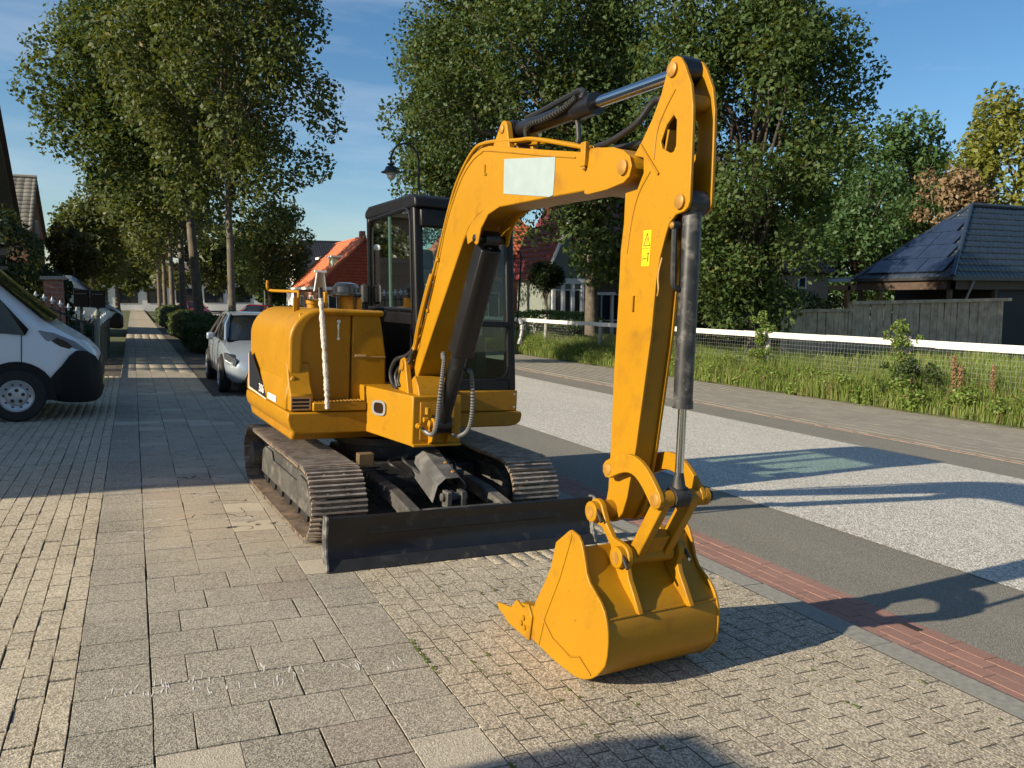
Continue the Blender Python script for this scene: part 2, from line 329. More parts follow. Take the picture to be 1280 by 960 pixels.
def npmesh(name,V,Fq,mat,smooth=False):
    me=bpy.data.meshes.new(name); V=np.asarray(V,np.float32); Fq=np.asarray(Fq,np.int32); k=Fq.shape[1]
    me.vertices.add(len(V)); me.vertices.foreach_set('co',V.ravel()); me.loops.add(Fq.size); me.loops.foreach_set('vertex_index',Fq.ravel())
    me.polygons.add(len(Fq)); me.polygons.foreach_set('loop_start',np.arange(0,Fq.size,k,dtype=np.int32)); me.polygons.foreach_set('loop_total',np.full(len(Fq),k,np.int32))
    me.update(calc_edges=True); me.validate(); me.materials.append(mat); return me
def copytree(root,loc=None,rot=None,label=None,cat=None,group=None):
    def cp(o,par):
        c=o.copy(); COL.objects.link(c); c.parent=par
        for ch in list(o.children): cp(ch,c)
        return c
    r=cp(root,None)
    if loc is not None: r.location=loc
    if rot is not None: r.rotation_euler=rot
    if label: r['label']=label
    if cat: r['category']=cat
    if group: r['group']=group
    return r
# ================================================================ ground, road, paving
def sheet(name,x0,x1,y0,y1,z,mat,kind='structure',parent=None,nx=1,zf=None):
    m=MB(); xs=[x0+(x1-x0)*i/nx for i in range(nx+1)]
    vs=[];fs=[]
    for i,x in enumerate(xs):
        for y in (y0,y1): vs.append((x,y,zf(x) if zf else z))
    for i in range(nx): fs.append((2*i,2*i+2,2*i+3,2*i+1))
    m.add(vs,fs); o=m.build(name,mat,parent,smooth=False)
    if kind and parent is None: o['kind']=kind
    return o
gm=MB(); xs=[-900,-60,-3,3.4,10.6,13.9,14.15,30,80,900]
zs=[SL*(x+3)-.14 if x<-3 else (-.14 if x<14 else (.0 if x<14.2 else SL*(x-14)-.01)) for x in xs]
gm.add([(x,y,z) for x,z in zip(xs,zs) for y in (-300,1500)],[(2*i,2*i+2,2*i+3,2*i+1) for i in range(len(xs)-1)])
gnd=gm.build('ground',SOIL,smooth=False); tag(gnd,'rough weedy soil and grass under and beyond the street','ground',kind='structure')
YF=140
def cellmesh(lx,ly,d=.06,ch=.0012,name='brick'):
    m=MB(); x,y=lx/2,ly/2
    vs=[(-x,-y,-d),(x,-y,-d),(x,y,-d),(-x,y,-d),(-x,-y,-ch),(x,-y,-ch),(x,y,-ch),(-x,y,-ch),(-x+ch,-y+ch,0),(x-ch,-y+ch,0),(x-ch,y-ch,0),(-x+ch,y-ch,0)]
    fs=[(8,9,10,11)]+[(i,(i+1)%4,4+(i+1)%4,4+i) for i in range(4)]+[(4+i,4+(i+1)%4,8+(i+1)%4,8+i) for i in range(4)]
    m.add(vs,fs); return m.v,m.f
def incam(x,y,mar=1.04):
    v=Vector((x,y,-CH)); wd=v.dot(_F)
    if wd<.6: return None
    a=v.dot(_R2)/wd*1030/640; b=v.dot(_U2)/wd*1030/480
    return wd if abs(a)<mar and abs(b)<mar+.06 else None
def pave(parent,name,cells,mats,gap,ztop,jit=.0025,nmax=300,stuffname=None,d=.06,ch=.0012):
    rng=random.Random(len(cells)); mesh={}; vis=[];rest=[]
    for c in cells:
        q=incam(c[0],c[1])
        (vis if q else rest).append((q or 1e9,c))
    vis.sort(key=lambda t:t[0]); objs=vis[:nmax]; rest=vis[nmax:]+rest
    for q,(x,y,lx,ly) in objs:
        k=(round(lx,3),round(ly,3))
        if k not in mesh:
            v,f=cellmesh(lx-gap,ly-gap*1.5,d,ch); me=bpy.data.meshes.new(name); me.from_pydata(v,[],f); me.materials.append(mats[0]); mesh[k]=me
        o=bpy.data.objects.new(name,mesh[k]); o.location=(x+rng.gauss(0,.0012),y+rng.gauss(0,.0012),ztop+rng.uniform(-jit,jit)); o.rotation_euler=(rng.gauss(0,jit*1.6),rng.gauss(0,jit*1.6),rng.gauss(0,.006)); link(o,parent)
    if rest:
        V=[];F=[]
        for q,(x,y,lx,ly) in rest:
            v,f=cellmesh(lx-gap,ly-gap*1.5,d,ch); n=len(V); dz=rng.uniform(-jit,jit)+ztop
            V+=[(a+x,b+y,c+dz) for a,b,c in v]; F+=[tuple(i+n for i in t) for t in f]
        me=npmesh(stuffname or name+'_field',V,F,mats[1]); o=bpy.data.objects.new(stuffname or name+'_field',me); link(o,parent); o['kind']='stuff'
X0=-.227
# slab walkway
path=sheet('pavement',X0-.02,X0+1.52,-3,YF,-.018,SAND); path['label']='grey concrete slab walkway running along the street'
cells=[]
for k in (0,4):
    y=1.0+.11*k
    while y<44: cells.append((X0+.3*k+.15,y+.15,.3,.3)); y+=.3
row=0; y=1.05
while y<5.25:
    off=.15 if row%2 else 0.
    xs=[X0+.3]
    x=X0+.3+ (off if off else .3)
    while x<X0+1.2-.01: xs.append(x); x+=.3
    xs.append(X0+1.2)
    for a,b in zip(xs[:-1],xs[1:]): cells.append(((a+b)/2,y+.15,b-a,.3))
    row+=1; y+=.3
for k in (1,2,3):
    y2=y+(0 if k!=2 else 0)
    if k==2: cells.append((X0+.75,y+.075,.3,.15)); y2=y+.15
    while y2<44: cells.append((X0+.3*k+.15,y2+.15,.3,.3)); y2+=.3
pave(path,'paving_slab',cells,SLAB,.0065,0.,.0008,300)
sheet('far_walkway',X0,X0+1.5,44,YF,-.004,SLAB[1],parent=path)
# left driveway pavers, running bond along the street
drv=sheet('driveway',-7,X0-.02,-3,26,-.018,SAND); drv['label']='driveway of beige pavers left of the slab walkway'
cells=[]; k=0; x=X0-.053
while x>-3.3:
    y=1.2+(.105 if k%2 else 0)+random.Random(k).uniform(-.02,.02)
    while y<19.0: cells.append((x,y+.105,.105,.21)); y+=.21
    x-=.105; k+=1
pave(drv,'paver',cells,PAVL,.007,-.001,.003,300)
sheet('driveway_field',-7,x+.05,-3,26,-.004,PAVL[1],parent=drv)
# right hand pavers up to the kerb
rp=sheet('forecourt',X0+1.52,3.52,-3,60,-.0012,SAND); rp['label']='forecourt of gravelly beige pavers between the slab walkway and the kerb'
cells=[]; k=0; x=X0+1.5+.051
while x<3.50:
    y=.8+(.105 if k%2 else 0)+random.Random(k+50).uniform(-.03,.03)
    while y<15: cells.append((x,y+.105,.1015,.21)); y+=.21
    x+=.1015; k+=1
pave(rp,'paver',cells,PAVR,.0065,0.,.0004,300,ch=.0003)
sheet('forecourt_field',X0+1.52,3.5,15,60,-.003,PAVR[1],parent=rp)
# kerb of one metre stones
kb=sheet('kerb',3.50,3.70,-4,YF,-.13,SAND); kb['label']='low grey concrete kerb beside the red brick gutter'
cells=[(3.60,-3.5+i*1.0,.17,1.0) for i in range(80)]
pave(kb,'kerb_stone',cells,[CONC,CONC],.006,-.0008,.0004,60,d=.11,ch=.0005)
RZ=-.022
gt=sheet('gutter',3.68,4.12,-4,YF,RZ-.0035,simple('pale gutter mortar',(.16,.12,.095),.9)); gt['label']='red brick gutter between kerb and asphalt'
cells=[]
for k in range(4):
    y=.6+.07*k
    while y<40: cells.append((3.69+.053+.106*k,y+.105,.106,.21)); y+=.21
pave(gt,'gutter_brick',cells,REDB,.005,RZ,.0012,300)
rd=sheet('road',4.10,10.46,-60,400,RZ-.004,ASPH); rd['label']='asphalt road with worn grey edges'
rc=sheet('road_chippings',5.31,9.34,-60,400,RZ+.002,CHIP); rc['label']='pale stone chipping surface down the middle of the road'
FARB=pavemat('far gutter brick',(.25,.17,.125),(.33,.25,.19),(.17,.11,.085),True,.16,.25)
fk=sheet('far_kerb',10.40,10.86,-4,YF,-.09,SAND); fk['label']='far red brick gutter and kerb across the road'
cells=[]
for k in range(1):
    y=3+.07*k
    while y<46: cells.append((10.47+.06*k,y+.105,.11,.21)); y+=.21
pave(fk,'gutter_brick',cells,[FARB,FARB],.006,RZ+.002,.003,150)
cells=[(10.62,1.5+i*1.0,.22,1.0) for i in range(90)]
pave(fk,'kerb_stone',cells,[FARS[0],FARS[1]],.008,RZ+.006,.001,60,d=.08)
fp=sheet('far_pavement',10.72,14.12,-4,YF,RZ+.005,SAND); fp['label']='far pavement of worn grey slabs beyond the road'
cells=[]
for k in range(11):
    y=3+.15*(k%2)
    while y<48: cells.append((10.74+.15+.3*k,y+.15,.3,.3)); y+=.3
pave(fp,'paving_slab',cells,FARS,.005,RZ+.009,.001,300,d=.02)
f=MB(); f.box(4.0,4.05,3.10,3.22,RZ+.0005,RZ+.004); f.build('drain_slot',INK,gt)
# white paint strokes sprayed across the near slabs
rng=random.Random(4); pm=MB()
for (x,y,n,sx,sy) in ((-.02,3.74,7,.16,.06),(.35,3.76,16,.24,.05),(.78,3.68,14,.22,.05),(.45,3.61,9,.2,.03),(.12,3.66,6,.12,.03),(1.05,3.62,6,.12,.05)):
    for i in range(n):
        cx=x+rng.uniform(-sx,sx); cy=y+rng.uniform(-sy,sy); a=rng.gauss(1.5,.13); l=rng.uniform(.012,.045); wv=rng.uniform(.002,.0045)
        d=Vector((math.cos(a),math.sin(a),0)); s=Vector((-d.y,d.x,0))
        pts=[Vector((cx,cy,.0015))+d*l*t+s*wv*q for t,q in ((-1,-.3),(-.4,-1),(.5,-.8),(1,-.2),(.9,.4),(.3,1),(-.5,.7))]
        pm.add(pts,[tuple(range(7))])
for (x,y) in ((.02,8.0),(.3,7.8),(.25,6.6),(.75,6.5),(.0,6.3),(.15,7.2),(.7,5.9),(.55,7.4),(-.05,7.6)):
    for i in range(5):
        cx=x+rng.uniform(-.1,.1); cy=y+rng.uniform(-.08,.08); a=rng.gauss(.25,.35); l=rng.uniform(.03,.11); wv=rng.uniform(.002,.006)
        d=Vector((math.cos(a),math.sin(a),0)); s=Vector((-d.y,d.x,0))
        pm.add([Vector((cx,cy,.0015))+d*l*t+s*wv*q for t,q in ((-1,-.3),(-.4,-1),(.5,-.8),(1,-.2),(.9,.4),(.3,1),(-.5,.7))],[tuple(range(7))])
po=pm.build('paint_strokes',simple('chalky white paint',(.66,.63,.56),.9,var=.2,vscale=60),path,smooth=False); po['kind']='stuff'
# moss and weeds in the paving joints
# ================================================================ excavator (local x forward, y to the picture's right, z up)
EX=empty('excavator',(2.012,6.874,0),(0,0,math.atan2(-math.cos(R(2.8)),math.sin(R(2.8)))),'yellow crawler excavator with black cab, its bucket resting on the pavers','excavator')
def plate_hole(outer,hole,b0,b1,name,mat,parent,bevel=.004):
    bm=bmesh.new(); ed=[]
    for lp in (outer,hole):
        vs=[bm.verts.new((a,b0,z)) for a,z in lp]
        for i in range(len(vs)): ed.append(bm.edges.new((vs[i],vs[(i+1)%len(vs)])))
    bmesh.ops.triangle_fill(bm,use_beauty=True,edges=ed)
    r=bmesh.ops.extrude_face_region(bm,geom=bm.faces[:]); bmesh.ops.translate(bm,vec=(0,b1-b0,0),verts=[g for g in r['geom'] if isinstance(g,bmesh.types.BMVert)])
    bmesh.ops.recalc_face_normals(bm,faces=bm.faces); me=bpy.data.meshes.new(name); bm.to_mesh(me); bm.free(); me.materials.append(mat)
    o=bpy.data.objects.new(name,me); link(o,parent); shade(me)
    if bevel: md=o.modifiers.new('bevel','BEVEL'); md.width=bevel; md.segments=2; md.limit_method='ANGLE'; md.angle_limit=R(32)
    return o
def pin(parent,a,z,b0,b1,r,mat=PINM,name='pin'):
    m=MB(); m.lathe([(r*.55,0),(r,.006),(r,b1-b0-.006),(r*.55,b1-b0)],(a,b0,z),(0,1,0),18); return m.build(name,mat,parent)
# ---- crawler tracks
TA0,TA1,TZ,TR=-1.02,1.06,.272,.232
def trackpath(n):
    L=TA1-TA0; per=2*L+2*math.pi*TR; out=[]
    for i in range(n):
        s=(i+.3)/n*per
        if s<L: out.append((TA0+s,TZ+TR,0.)); continue
        s-=L
        if s<math.pi*TR: a=s/TR; out.append((TA1+TR*math.sin(a),TZ+TR*math.cos(a),a)); continue
        s-=math.pi*TR
        if s<L: out.append((TA1-s,TZ-TR,math.pi)); continue
        s-=L; a=math.pi+s/TR; out.append((TA0+TR*math.sin(a),TZ+TR*math.cos(a),a))
    return out
NS=54; shoe=MB(); PT=(2*(TA1-TA0)+2*math.pi*TR)/NS
shoe.box(-PT/2+.002,PT/2-.002,-.195,.195,0,.013)
NB=len(shoe.f)
for gx in (-PT*.36,0,PT*.36): shoe.box(gx-.006,gx+.006,-.195,.195,.012,.034)
NG=len(shoe.f)
for bx in (-.07,.07):
    for by in (-.028,.028): shoe.lathe([(.011,0),(.011,.009),(.004,.011)],(bx*0+by*.9,bx,.013),(0,0,1),6)
shm=shoe.mesh('track_shoe'); shm.materials.append(RUST); shm.materials.append(simple('worn bright grouser edge',(.36,.31,.26),.42,metal=.4,var=.4,vscale=14,obj=False))
for i_ in range(NB,NG): shm.polygons[i_].material_index=1
for side,bc in ((-1,-.79),(1,.755)):
    t=MB()   # chain under the shoes
    for sgn in (-.06,.06):
        pts=[(a,z) for a,z,_ in trackpath(60)]; n=60; inn=[(a-(0)*0,z) for a,z in pts]
        c=[(a,TZ+(z-TZ)*.80 if abs(z-TZ)>.001 else z) for a,z in pts]; c=[(min(max(a,TA0),TA1)+(a-min(max(a,TA0),TA1))*.8,z) for a,z in c]
        for i in range(n):
            j=(i+1)%n; t.obox((c[i][0],bc+sgn,c[i][1]),(c[j][0],bc+sgn,c[j][1]),.025,.055,(0,1,0) if False else (0,0,1) if abs(c[j][0]-c[i][0])>abs(c[j][1]-c[i][1]) else (1,0,0))
    ch=t.build('crawler_track',BLKM,EX,smooth=False)
    ch['label']='left crawler track with steel shoes' if side<0 else 'right crawler track with steel shoes'
    rr=random.Random(side+9)
    for a,z,th in trackpath(NS):
        o=bpy.data.objects.new('track_shoe',shm); o.location=(a,bc+rr.gauss(0,.002),z); o.rotation_euler=(0,th,0); link(o,ch)
    f=MB(); f.prism([(TA0+.15,.2),(TA0+.2,.36),(TA0+.34,.40),(TA1-.28,.40),(TA1-.12,.34),(TA1-.05,.2),(TA1-.2,.14),(TA0+.3,.14)],bc-.10,bc+.10)
    f.build('track_frame',TRKF,EX,.02)
    f=MB(); f.prism([(TA0+.24,.15),(TA0+.27,.36),(TA0+.36,.395),(TA0+.62,.395),(TA0+.68,.33),(TA1-.5,.33),(TA1-.42,.395),(TA1-.2,.38),(TA1-.08,.24),(TA1-.05,.15)],bc+side*.10,bc+side*.125)
    f.build('track_guard',TRKF,EX,.012)
    f=MB(); f.lathe([(.02,-.05),(.14,-.05),(.175,-.04),(.185,0),(.175,.04),(.14,.05),(.02,.05)],(TA1,bc,TZ),(0,1,0),28); f.build('idler_wheel',BLKM,EX)
    f=MB(); f.lathe([(.02,-.06),(.16,-.06),(.16,.06),(.11,.065),(.11,.17),(.02,.175)],(TA0,bc,TZ),(0,side,0),24)
    for k in range(17):
        a=2*math.pi*k/17; f.obox((TA0+.15*math.cos(a),bc,TZ+.15*math.sin(a)),(TA0+.2*math.cos(a),bc,TZ+.2*math.sin(a)),.04,.05,(0,1,0))
    f.build('drive_sprocket',TRKF,EX)
    for k in range(6):
        f=MB(); f.lathe([(.02,-.09),(.075,-.09),(.075,-.05),(.06,-.045),(.06,.045),(.075,.05),(.075,.09),(.02,.09)],(TA0+.3+k*.29,bc,.125),(0,1,0),16); f.build('track_roller',BLKM,EX)
# ---- centre frame, blade
f=MB(); f.prism([(-.62,.26),(-.55,.44),(.55,.44),(.66,.34),(.66,.24),(-.62,.22)],-.36,.34)
for s,b in ((-1,-.5),(1,.47)):
    for a in (-.45,.42): f.box(a-.13,a+.13,min(b,b*.5),max(b,b*.5)+.12*(1 if s>0 else 0)-.12*(0 if s>0 else 1)*0,.24,.40)
f.build('centre_frame',BLKM,EX,.015)
f=MB(); f.lathe([(.1,0),(.42,0),(.42,.10),(.46,.11),(.46,.17),(.1,.17)],(0,0,.43),(0,0,1),40); f.build('slew_ring',BLKM,EX)
BLp=[(1.800,.0),(1.775,.035),(1.748,.08),(1.730,.14),(1.726,.20),(1.735,.27),(1.76,.335)]
f=MB(); f.sheet(BLp,-1.0,.985,.016); bl=f.build('dozer_blade',BLK,EX,.004)
f=MB(); f.sheet([(1.812,-.002),(1.788,.03),(1.765,.062)],-.995,.98,-.012); f.build('cutting_edge',BLKM,bl,.003)
for b in (-1.004,.985):
    f=MB(); f.prism([(1.806,.0),(1.82,.02),(1.775,.12),(1.772,.24),(1.785,.335),(1.77,.35),(1.70,.345),(1.68,.2),(1.70,.06)],b,b+.018); f.build('end_plate',simple('worn blade edge',(.05,.05,.05),.5,var=.4,vscale=10,dirt=((.25,.24,.22),14,.45,.7)),bl,.004)
f=MB(); f.box(1.66,1.735,-.72,.70,.20,.28); f.build('blade_beam',BLKM,bl,.01)
for b,n in ((-.36,0),(.34,1)):
    f=MB(); f.prism([(.55,.30),(1.25,.27),(1.70,.19),(1.70,.29),(1.62,.32),(1.25,.37),(.55,.40)],b-.045,b+.045); f.build('blade_arm',TRKF,EX,.012)
f=MB(); f.prism([(1.36,.20),(1.68,.20),(1.70,.30),(1.6,.31),(1.5,.285)],-.36,.34); f.build('blade_cross_plate',TRKF,EX,.012)
# blade cylinder with its folded cover
f=MB(); f.cyl((.78,0,.50),(1.45,0,.33),.045); f.build('blade_cylinder',CYLB,EX)
cv=MB(); s0=Vector((.98,0,.545)); s1=Vector((1.42,0,.415))
ring=[(-.135,-.12),(-.115,.01),(-.06,.062),(.05,.065),(.105,.012),(.13,-.12)]
vs=[]; 
for c in (s0,s1):
    for b,h in ring: vs.append(c+Vector((h*.28,b,h)))
for c in (s0,s1):
    for b,h in ring: vs.append(c+Vector((h*.28,b*.94,h-.008)))
n=6; fs=[(i,i+1,n+i+1,n+i) for i in range(5)]+[(2*n+i,3*n+i,3*n+i+1,2*n+i+1) for i in range(5)]+[(i,2*n+i,2*n+i+1,i+1) for i in range(5)]+[(n+i,n+i+1,3*n+i+1,3*n+i) for i in range(5)]
cv.add(vs,fs); co=cv.build('cylinder_cover',simple('dusty grey cover',(.075,.073,.07),.55,var=.3,dirt=((.19,.18,.165),6,.5,.8)),EX,.006)
for t_ in (.15,.5,.82):
    p=s0.lerp(s1,t_); f=MB(); f.lathe([(.016,0),(.016,.008),(.006,.012)],(p.x+.02,.03,p.z+.062),(0,0,1),8); f.build('bolt',PINM,co)
f=MB(); f.box(1.42,1.52,-.075,-.035,.27,.39); f.box(1.42,1.52,.035,.075,.27,.39); f.cyl((1.46,-.1,.345),(1.46,.1,.345),.03); f.build('cylinder_lug',TRKF,EX,.006)
for i,pts in enumerate(([(.75,-.10,.52),(.95,-.20,.53),(1.05,-.14,.47),(1.2,-.07,.42)],[(.7,-.14,.50),(.86,-.28,.505),(.98,-.30,.50),(1.02,-.20,.44)],[(.75,.1,.52),(.98,.19,.5),(1.12,.15,.42),(1.3,.08,.38)])):
    f=MB(); f.tube(bez(pts,8),.014,8); f.build('blade_hose',RUB,EX)
f=MB(); f.box(.72,.80,-.50,-.38,.45,.56); f.build('wooden_block',simple('old timber block',(.13,.085,.04),.8,var=.3),EX,.006)
# ---- upper frame, skirts
f=MB(); f.prism([(-1.32,.70),(-1.28,.86),(.50,.86),(.50,.70),(.42,.62),(-1.2,.62)],-.93,.30); f.build('deck_frame',YEL2,EX,.02)
# front left skirt with a rounded lower edge
sk=[(-.985,.855),(-.99,.80),(-.975,.74),(-.94,.70),(-.88,.688),(-.36,.688),(-.36,.855)]
f=MB(); f.prism(sk,-1.18,.575,'x')
f.build('left_skirt',YEL,EX,.012)
# right hand skirt below the cab
sk=[(.975,.83),(.985,.80),(.975,.745),(.93,.715),(.86,.705),(.19,.705),(.19,.83)]
f=MB(); f.prism(sk,-1.18,.615,'x'); f.build('right_skirt',YEL2,EX,.012)
f=MB(); f.box(-1.18,.590,.19,.945,.832,1.008); f.build('cab_base_panel',YEL2,EX,.012)
for z in (.865,.975):
    f=MB(); f.lathe([(.009,0),(.009,.006),(.003,.008)],(.588,.915,z),(1,0,0),10); f.build('bolt',CHROME,EX)
# counterweight
prof=[(-1.05,-.93),(-1.26,-.9),(-1.38,-.62),(-1.43,0),(-1.38,.62),(-1.26,.9),(-1.05,.93)]
f=MB(); f.prism(prof,.64,1.30,'z'); f.build('counterweight',YEL,EX,.03,3)
# ---- engine hood: rounded shell open to the front, door panel set back inside
def shell(off): 
    r=.26-off
    return [(-.955+off,.86)]+[( -.955+off,1.1)]+[(-.695-(.26-off)*math.cos(R(a)),1.38+(.26-off*.45)*math.sin(R(a))) for a in range(0,91,9)]+[(-.20,1.64-off*.45)]
o_=shell(0); i_=shell(.105)
f=MB(); f.prism(o_+i_[::-1],-1.18,.435,'x'); hood=f.build('engine_hood',YEL,EX,.04,5)
f=MB(); f.prism([(-.12,.86)]+shell(.03)[:-1]+[(-.12,1.6)],-1.19,-1.12,'x'); f.build('hood_rear_panel',YEL,EX,.02)
f=MB(); f.box(-1.1,.0,-.88,-.2,.86,1.42); f.build('engine_block_cover',GREYD,EX)
# left hand bulge where the hood flares out to the skirt
f=MB(); f.prism([(-.94,1.12),(-.965,1.06),(-.985,.95),(-.985,.86),(-.90,.86),(-.90,1.12)],-1.17,.46,'x'); f.build('hood_flare',YEL,EX,.015)
f=MB(); f.box(.34,.385,-.87,-.46,.90,1.60); dr=f.build('hood_door',YEL,EX,.01)
f=MB(); f.box(.375,.392,-.57,-.555,1.40,1.55); f.lathe([(.017,0),(.017,.02)],(.375,-.562,1.545),(1,0,0),12); f.lathe([(.015,0),(.015,.02)],(.375,-.562,1.41),(1,0,0),12); f.build('latch',CHROME,dr,.003)
f=MB(); f.prism([(-.452,.90),(-.452,1.632),(-.235,1.632),(-.175,1.30),(-.165,.90)],.33,.404,'x'); sp=f.build('side_panel',YEL,EX,.012)
f=MB(); f.box(.40,.408,-.44,-.175,1.268,1.272); f.box(.40,.412,-.43,-.34,1.275,1.287); f.build('seam_handle',simple('worn edge',(.6,.42,.2),.4),sp)
# sloped air duct with grille at the lower left corner
f=MB(); f.prism([(.30,1.22),(.40,1.22),(.47,1.06),(.545,.985),(.545,.86),(.30,.86)],-.965,-.79); vd=f.build('air_duct',YEL,EX,.012)
f=MB(); f.box(.541,.546,-.952,-.818,.872,.968); f.build('grille_recess',INK,vd)
f=MB()
for z in (.876,.904,.932,.962): f.box(.545,.556,-.955,-.815,z-.004,z+.004)
for b in (-.955,-.815): f.box(.545,.556,b-.004,b+.004,.872,.966)
f.build('grille',simple('old grille paint',(.42,.24,.10),.5),vd)
f=MB(); f.box(.38,.585,-.80,-.38,.862,.93); st=f.build('step',YEL,EX,.01)
f=MB()
for k in range(13): f.box(.40+.0*k,.57,-.785+k*.031,-.770+k*.031,.930,.938)
f.build('tread',PINM,st)
# dark side decal with the model number
def side_patch(pts,b,th,name,mat,parent):
    m=MB(); m.prism(pts,b-th,b); return m.build(name,mat,parent)
dec=side_patch([(-1.05,1.20),(-.98,1.225),(-.74,1.12),(-.34,.95),(-.24,.875),(-1.02,.90)],-.986,.004,'side_decal',simple('black decal',(.022,.022,.026),.3),EX)
bd=side_patch([(-1.075,1.20),(-1.05,1.205),(-1.02,.90),(-.24,.875),(-.24,.862),(-1.06,.880)],-.986,.003,'decal_edge',simple('pale edge',(.7,.5,.35),.5),EX)
def text(body,size,M,name,mat,parent,ext=.0012):
    cu=bpy.data.curves.new(name,'FONT'); cu.body=body; cu.size=size; cu.extrude=ext; cu.align_x='CENTER'; cu.align_y='CENTER'; cu.resolution_u=3
    to=bpy.data.objects.new(name,cu); COL.objects.link(to); bpy.context.view_layer.update()
    me=bpy.data.meshes.new_from_object(to.evaluated_get(bpy.context.evaluated_depsgraph_get())); bpy.data.objects.remove(to)
    me.materials.clear(); me.materials.append(mat); o=bpy.data.objects.new(name,me); o.matrix_local=M; link(o,parent); return o
Mleft=Matrix(((1,0,0,0),(0,0,-1,0),(0,1,0,0),(0,0,0,1)))
def onleft(a,b,z,sx=1.): return Matrix.Translation((a,b,z))@Mleft@Matrix.Scale(sx,4,(1,0,0))
text('306',.10,onleft(-.44,-.9915,.935,1.5),'model_number',WHT,EX)
pt=side_patch([(-.17,.935),(.16,.935),(.16,.885),(-.17,.885)],-.988,.003,'maker_plate',WHT,EX)
f=MB()
for k in range(7): f.box(-.14+k*.04,-.118+k*.04,-.9925,-.991,.898,.922)
f.build('plate_marks',simple('faded plate print',(.45,.42,.36),.6),pt)
# ---- things on the hood
f=MB(); f.lathe([(.065,0),(.065,.10),(.07,.105)],(-.30,-.31,1.64),(0,0,1),20); pc=f.build('intake_stack',YEL,EX)
f=MB(); f.lathe([(.03,.0),(.125,.0),(.135,.012),(.135,.03),(.118,.04),(.115,.085),(.09,.115),(.04,.125),(.0,.126)],(-.30,-.31,1.745),(0,0,1),24); f.build('pre_cleaner',simple('smoky plastic bowl',(.02,.02,.022),.15,coat=.5),EX)
f=MB(); f.lathe([(.05,0),(.05,.03),(.06,.035),(.06,.065),(.04,.075)],(-.20,-.62,1.64),(0,0,1),18); f.build('fuel_cap',YEL,EX)
f=MB(); f.box(-.32,-.22,-.52,-.49,1.63,1.78); f.box(-.34,-.28,-.22,-.17,1.63,1.74); f.build('bracket',YEL,EX,.006)
f=MB(); f.tube(bez([(-.55,-.93,1.86),(-.55,-.93,1.80),(-.53,-.90,1.775),(-.1,-.80,1.77),(.0,-.79,1.76),(.0,-.79,1.70),(.0,-.79,1.60)],6),.012,10); f.box(-.02,.02,-.83,-.80,1.6,1.72); f.build('handrail',YEL,EX)
# pole wrapped in white tape with the mirror on top
wp=bez([(.585,-.69,.88),(.57,-.70,1.1),(.53,-.715,1.4),(.50,-.735,1.72)],14)
rr=random.Random(3); f=MB(); f.tube(wp,[.019+rr.uniform(-.004,.005) for _ in wp],10); wr=f.build('wrapped_pole',WRAP,EX)
f=MB(); f.cyl((.50,-.735,1.70),(.49,-.74,1.80),.019); f.build('pole_clamp',RUB,wr)
f=MB(); f.add([(.49,-.78,1.78),(.49,-.70,1.78),(.49,-.718,1.915),(.49,-.762,1.915),(.50,-.78,1.78),(.50,-.70,1.78),(.50,-.718,1.915),(.50,-.762,1.915)],[(0,1,2,3),(7,6,5,4),(0,4,5,1),(1,5,6,2),(2,6,7,3),(3,7,4,0)]); mi=f.build('mirror',simple('mirror glass',(.6,.5,.48),.08,metal=.9),EX)
f=MB(); f.box(.485,.505,-.785,-.695,1.915,1.93); f.tube([(.495,-.785,1.77),(.495,-.765,1.915)],.006,6); f.tube([(.495,-.695,1.77),(.495,-.715,1.915)],.006,6); f.build('mirror_frame',WHT,mi)
# ---- boom support bracket on the frame
LT=[(.55,.70),(.80,.69),(1.12,.655),(1.12,1.03),(1.02,1.06),(.55,1.06)]
f=MB(); 
lo=[( .55,-.385),(1.12,-.20),(1.12,.185),(.55,.30)]
f.add([(a,b,.695 if a<1 else .655) for a,b in lo]+[(a,b,1.055 if a<1 else 1.03) for a,b in lo],[(3,2,1,0),(4,5,6,7),(0,1,5,4),(1,2,6,5),(2,3,7,6),(3,0,4,7)])
fr=f.build('boom_frame',YEL,EX,.008)
f=MB(); f.box(.2,.56,-.385,.2,.70,1.05); f.build('frame_rear_box',YEL,EX,.008)
# lamp set in the left cheek
d=Vector((.57,.185,0)).normalized(); nn=Vector((d.y,-d.x,0)); c0=Vector((.735,-.325,.90))
f=MB(); vs=[]
for k in range(24):
    a=2*math.pi*k/24; q=3.5; ca,sa=math.cos(a),math.sin(a); rr_=1/((abs(ca)**q+abs(sa)**q)**(1/q))
    vs.append(c0+d*(.085*rr_*ca)+Vector((0,0,.058*rr_*sa)))
ring2=[c0+(v-c0)*.72 for v in vs]
V_=[v-nn*.004 for v in vs]+[v+nn*.012 for v in vs]+[v+nn*.012 for v in ring2]+[v-nn*.004 for v in ring2]
f.add(V_,[(i,(i+1)%24,24+(i+1)%24,24+i) for i in range(24)]+[(24+i,24+(i+1)%24,48+(i+1)%24,48+i) for i in range(24)]+[(48+i,48+(i+1)%24,72+(i+1)%24,72+i) for i in range(24)])
f.build('lamp_bezel',simple('grey rubber bezel',(.22,.22,.21),.5),fr)
f=MB(); f.add([v+nn*.004 for v in ring2],[tuple(range(24))]); f.build('lamp_recess',simple('dark lamp recess',(.02,.008,.006),.3),fr)
